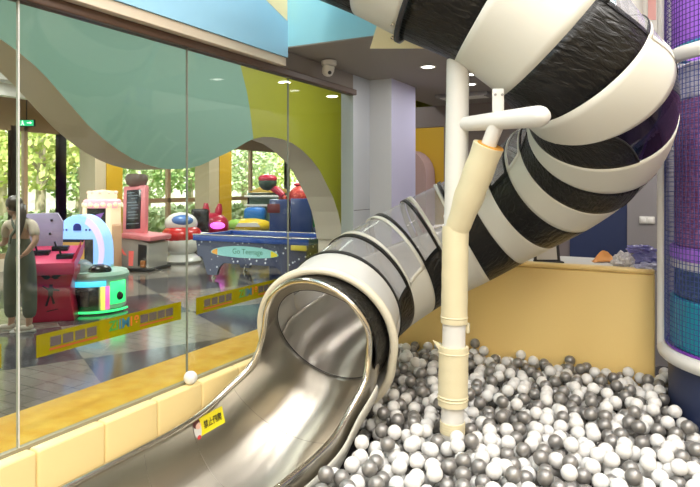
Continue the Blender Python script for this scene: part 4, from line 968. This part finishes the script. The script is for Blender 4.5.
obj('shelf', MB(F).box((-.62, 0, 1.38), (.55, .5, 1.44), .01).box((-.62, 0, 1.12), (.55, .5, 1.17), .01), M_wplast, can)
obj('back_panel', MB(F).box((-.6, .46, .6), (.55, .5, 1.5)), mat('sea_green_panel', (.16, .28, .24), .4), can, smooth=0)
for x in (-.6, .5): obj('leg', MB(F).box((x, .42, 0), (x+.05, .48, 1.4)), M_dark, can, smooth=0)
# ---- exit sign
e_ = at_d(26, 123, 12.2)
ex_ = thing('exit_sign', 'small lit green exit sign hanging by the dark window post', 'sign', e_)
F = frame(e_, YAW)
obj('housing', MB(F).box((-.17, 0, -.07), (.17, .05, .07), .006), M_dark, ex_)
obj('face', MB(F).box((-.155, -.004, -.058), (.155, .0, .058)), glow('exit_green', (.03, .55, .22), .9), ex_, smooth=0)
m = MB(F)
m.ball((-.07, -.006, .035), .013, 2, (1, .3, 1))
for pts in ([(-.085, .02), (-.055, .02), (-.05, -.01), (-.08, -.01)], [(-.08, -.01), (-.06, -.01), (-.095, -.05), (-.11, -.045)], [(-.065, -.01), (-.05, -.01), (-.03, -.05), (-.045, -.05)], [(.02, .012), (.08, .012), (.08, -.006), (.02, -.006)], [(.08, .03), (.125, .003), (.08, -.024)]): m._add([(x, -.0055, z) for x, z in pts], [tuple(range(len(pts)))])
obj('pictogram', m, glow('exit_white', (.9, 1, .92), 1.2), ex_, smooth=0)
obj('hanger', MB(F).tube([(0, .025, .07), (0, .025, 3.6-e_.z)], .01, 8), M_dark, ex_)
# ---- yellow tapes stuck to the glass
M_tape = glass_mat('yellow_tape_film', (.55, .50, .06), 1.3, .26, (.66, .58, .01)); M_tapeclear = glass_mat('tape_print_window', (.62, .58, .60), 1.3, .14, (.45, .40, .45))
def tape(y0, y1, label, gl):
    t = thing('warning_tape', label, 'tape', (0, y0, 1.0), 'yellow tapes on the glass')
    zc = 1.05; h = .046
    obj('film', MB().box((.0076, y0, zc-h), (.0084, y1, zc+h)), M_tape, t, smooth=0)
    L = y1-y0
    for (a, b) in ((.07, .36), (.66, .93)):
        m = MB(); 
        for k in range(4): c0_ = y0+L*(a+(b-a)*(k+.5)/4); m.box((.0085, c0_-.025, zc-.014), (.0090, c0_+.025, zc+.026), .0)
        obj('print_block', m, M_tapeclear, t, smooth=0)
        obj('red_line', MB().box((.0085, y0+L*a, zc-.029), (.0090, y0+L*b, zc-.021)), mat('tape_red', (.32, .05, .01), .5) if 'tape_red' not in MATS else MATS['tape_red'], t, smooth=0)
    for body_, pos, nm, c_l in (('ZI', .47, 'tape_green', (.03, .22, .03)), ('IM', .545, 'tape_blue', (.01, .13, .22)), ('18', .615, 'tape_orange', (.50, .12, .01))):
        M_ = Matrix.Translation((.0088, y0+L*pos, zc+.006)) @ Matrix.Rotation(PI/2, 4, 'Z') @ Matrix.Rotation(PI/2, 4, 'X')
        obj('lettering', text_mesh(body_, .062, M_, .0002, .0015), MATS.get(nm) or mat(nm, c_l, .5), t, smooth=0)
tape(-.877, -.066, 'yellow translucent tape on the second glass pane, below the red and glowing machines', 0)
tape(.046, .88, 'yellow translucent tape on the glass pane below the air hockey table', 1)
tape(-1.80, -1.021, 'yellow translucent tape on the glass pane at the very edge of the view', 2)
# ---- garden beyond the windows
struct('ground_garden', MB().box((-40, -15, -.12), (WX-.12, 45, -.02)), mat('lawn_green', (.20, .30, .07), .9, var=(3, (.40, .42, .20), .4, .6)), 'sunlit lawn and path outside the windows', smooth=0)
random.seed(5)
M_leaf = [mat('yellow_green_leaves', (.42, .50, .12), .7, var=(5, (.72, .70, .26), .45, .6)), mat('mid_green_leaves', (.20, .33, .10), .7, var=(5, (.50, .58, .24), .45, .6)), mat('pale_green_leaves', (.38, .48, .22), .7, var=(5, (.76, .80, .50), .45, .62))]
M_bark = mat('pale_bark', (.42, .34, .24), .8)
def foliage(c, r, n, seed):
    """a crown of many small leaf clusters scattered through an egg shape"""
    rr = random.Random(seed); V = []; Fc = []
    for _ in range(n):
        while True:
            p = Vector((rr.uniform(-1, 1), rr.uniform(-1, 1), rr.uniform(-1, 1)))
            if .35 < p.length < 1: break
        p = Vector((p.x*r[0], p.y*r[1], p.z*r[2]))+c
        a = Vector((rr.gauss(0, 1), rr.gauss(0, 1), rr.gauss(0, 1))).normalized(); b = a.orthogonal().normalized(); s_ = rr.uniform(.07, .17)
        k = len(V); V += [p+a*s_, p+b*s_*.55, p-a*s_, p-b*s_*.55]; Fc.append((k, k+1, k+2, k+3))
    mb = MB(); mb._add(V, Fc); return mb
TREES = [(0, -16, 2.6, 2.9, 0, 'yellow-green tree outside the leftmost arcade window'), (38, -13.0, 2.9, 3.0, 0, 'bright yellow-green tree beside the dark window post'), (78, -16, 2.4, 2.8, 1, 'green tree seen between the two dark window posts'),
         (146, -17, 2.2, 2.7, 2, 'pale tree outside the wide window over the pink machine'), (188, -14, 2.3, 2.2, 1, 'green tree outside the window over the aeroplane ride'), (243, -14.5, 2.5, 2.6, 2, 'pale green tree outside the arch window, nearer the ochre pillar'), (272, -16, 2.6, 2.8, 0, 'yellow-green tree outside the arch window, nearer the red dome'), (110, -19, 3.4, 3.6, 1, 'tall tree far outside behind the ochre pillar')]
for i, (px, x, zc, rr_, mi, lb) in enumerate(TREES):
    b = at_x(px, 200, x); b.z = -.02
    t = thing('tree', lb, 'tree', b, None)
    m = MB(); m.tube([b, b+Vector((.05, .03, 1.0)), b+Vector((.0, .1, 2.2)), b+Vector((.08, .12, 3.4))], [.17, .14, .11, .05], 10)
    for k in range(4): a = k*1.7; m.tube([b+Vector((0, .08, 1.5+.3*k)), b+Vector((.6*math.cos(a), .6*math.sin(a), 2.2+.3*k))], [.06, .02], 6)
    obj('trunk', m, M_bark, t); obj('crown', foliage(b+Vector((0, 0, zc+.5)), (1.5, 1.7, rr_*.62), 1500, i), M_leaf[mi], t, smooth=0)
m = foliage(Vector((-11.0, 9, .5)), (.6, 11, .62), 6000, 77); hdg = obj('hedge', m, M_leaf[2], None, smooth=0); tag(hdg, 'low sunlit hedge running along outside the windows', 'hedge', None, 'stuff')
m = MB(); m.box((-26, -12, 0), (-25, 40, 5.5)); struct('exterior_building', m, mat('pale_facade', (.80, .74, .62), .8, var=(1.2, (.55, .50, .42), .5, .56)), 'pale building far beyond the garden', smooth=0, cat='building')
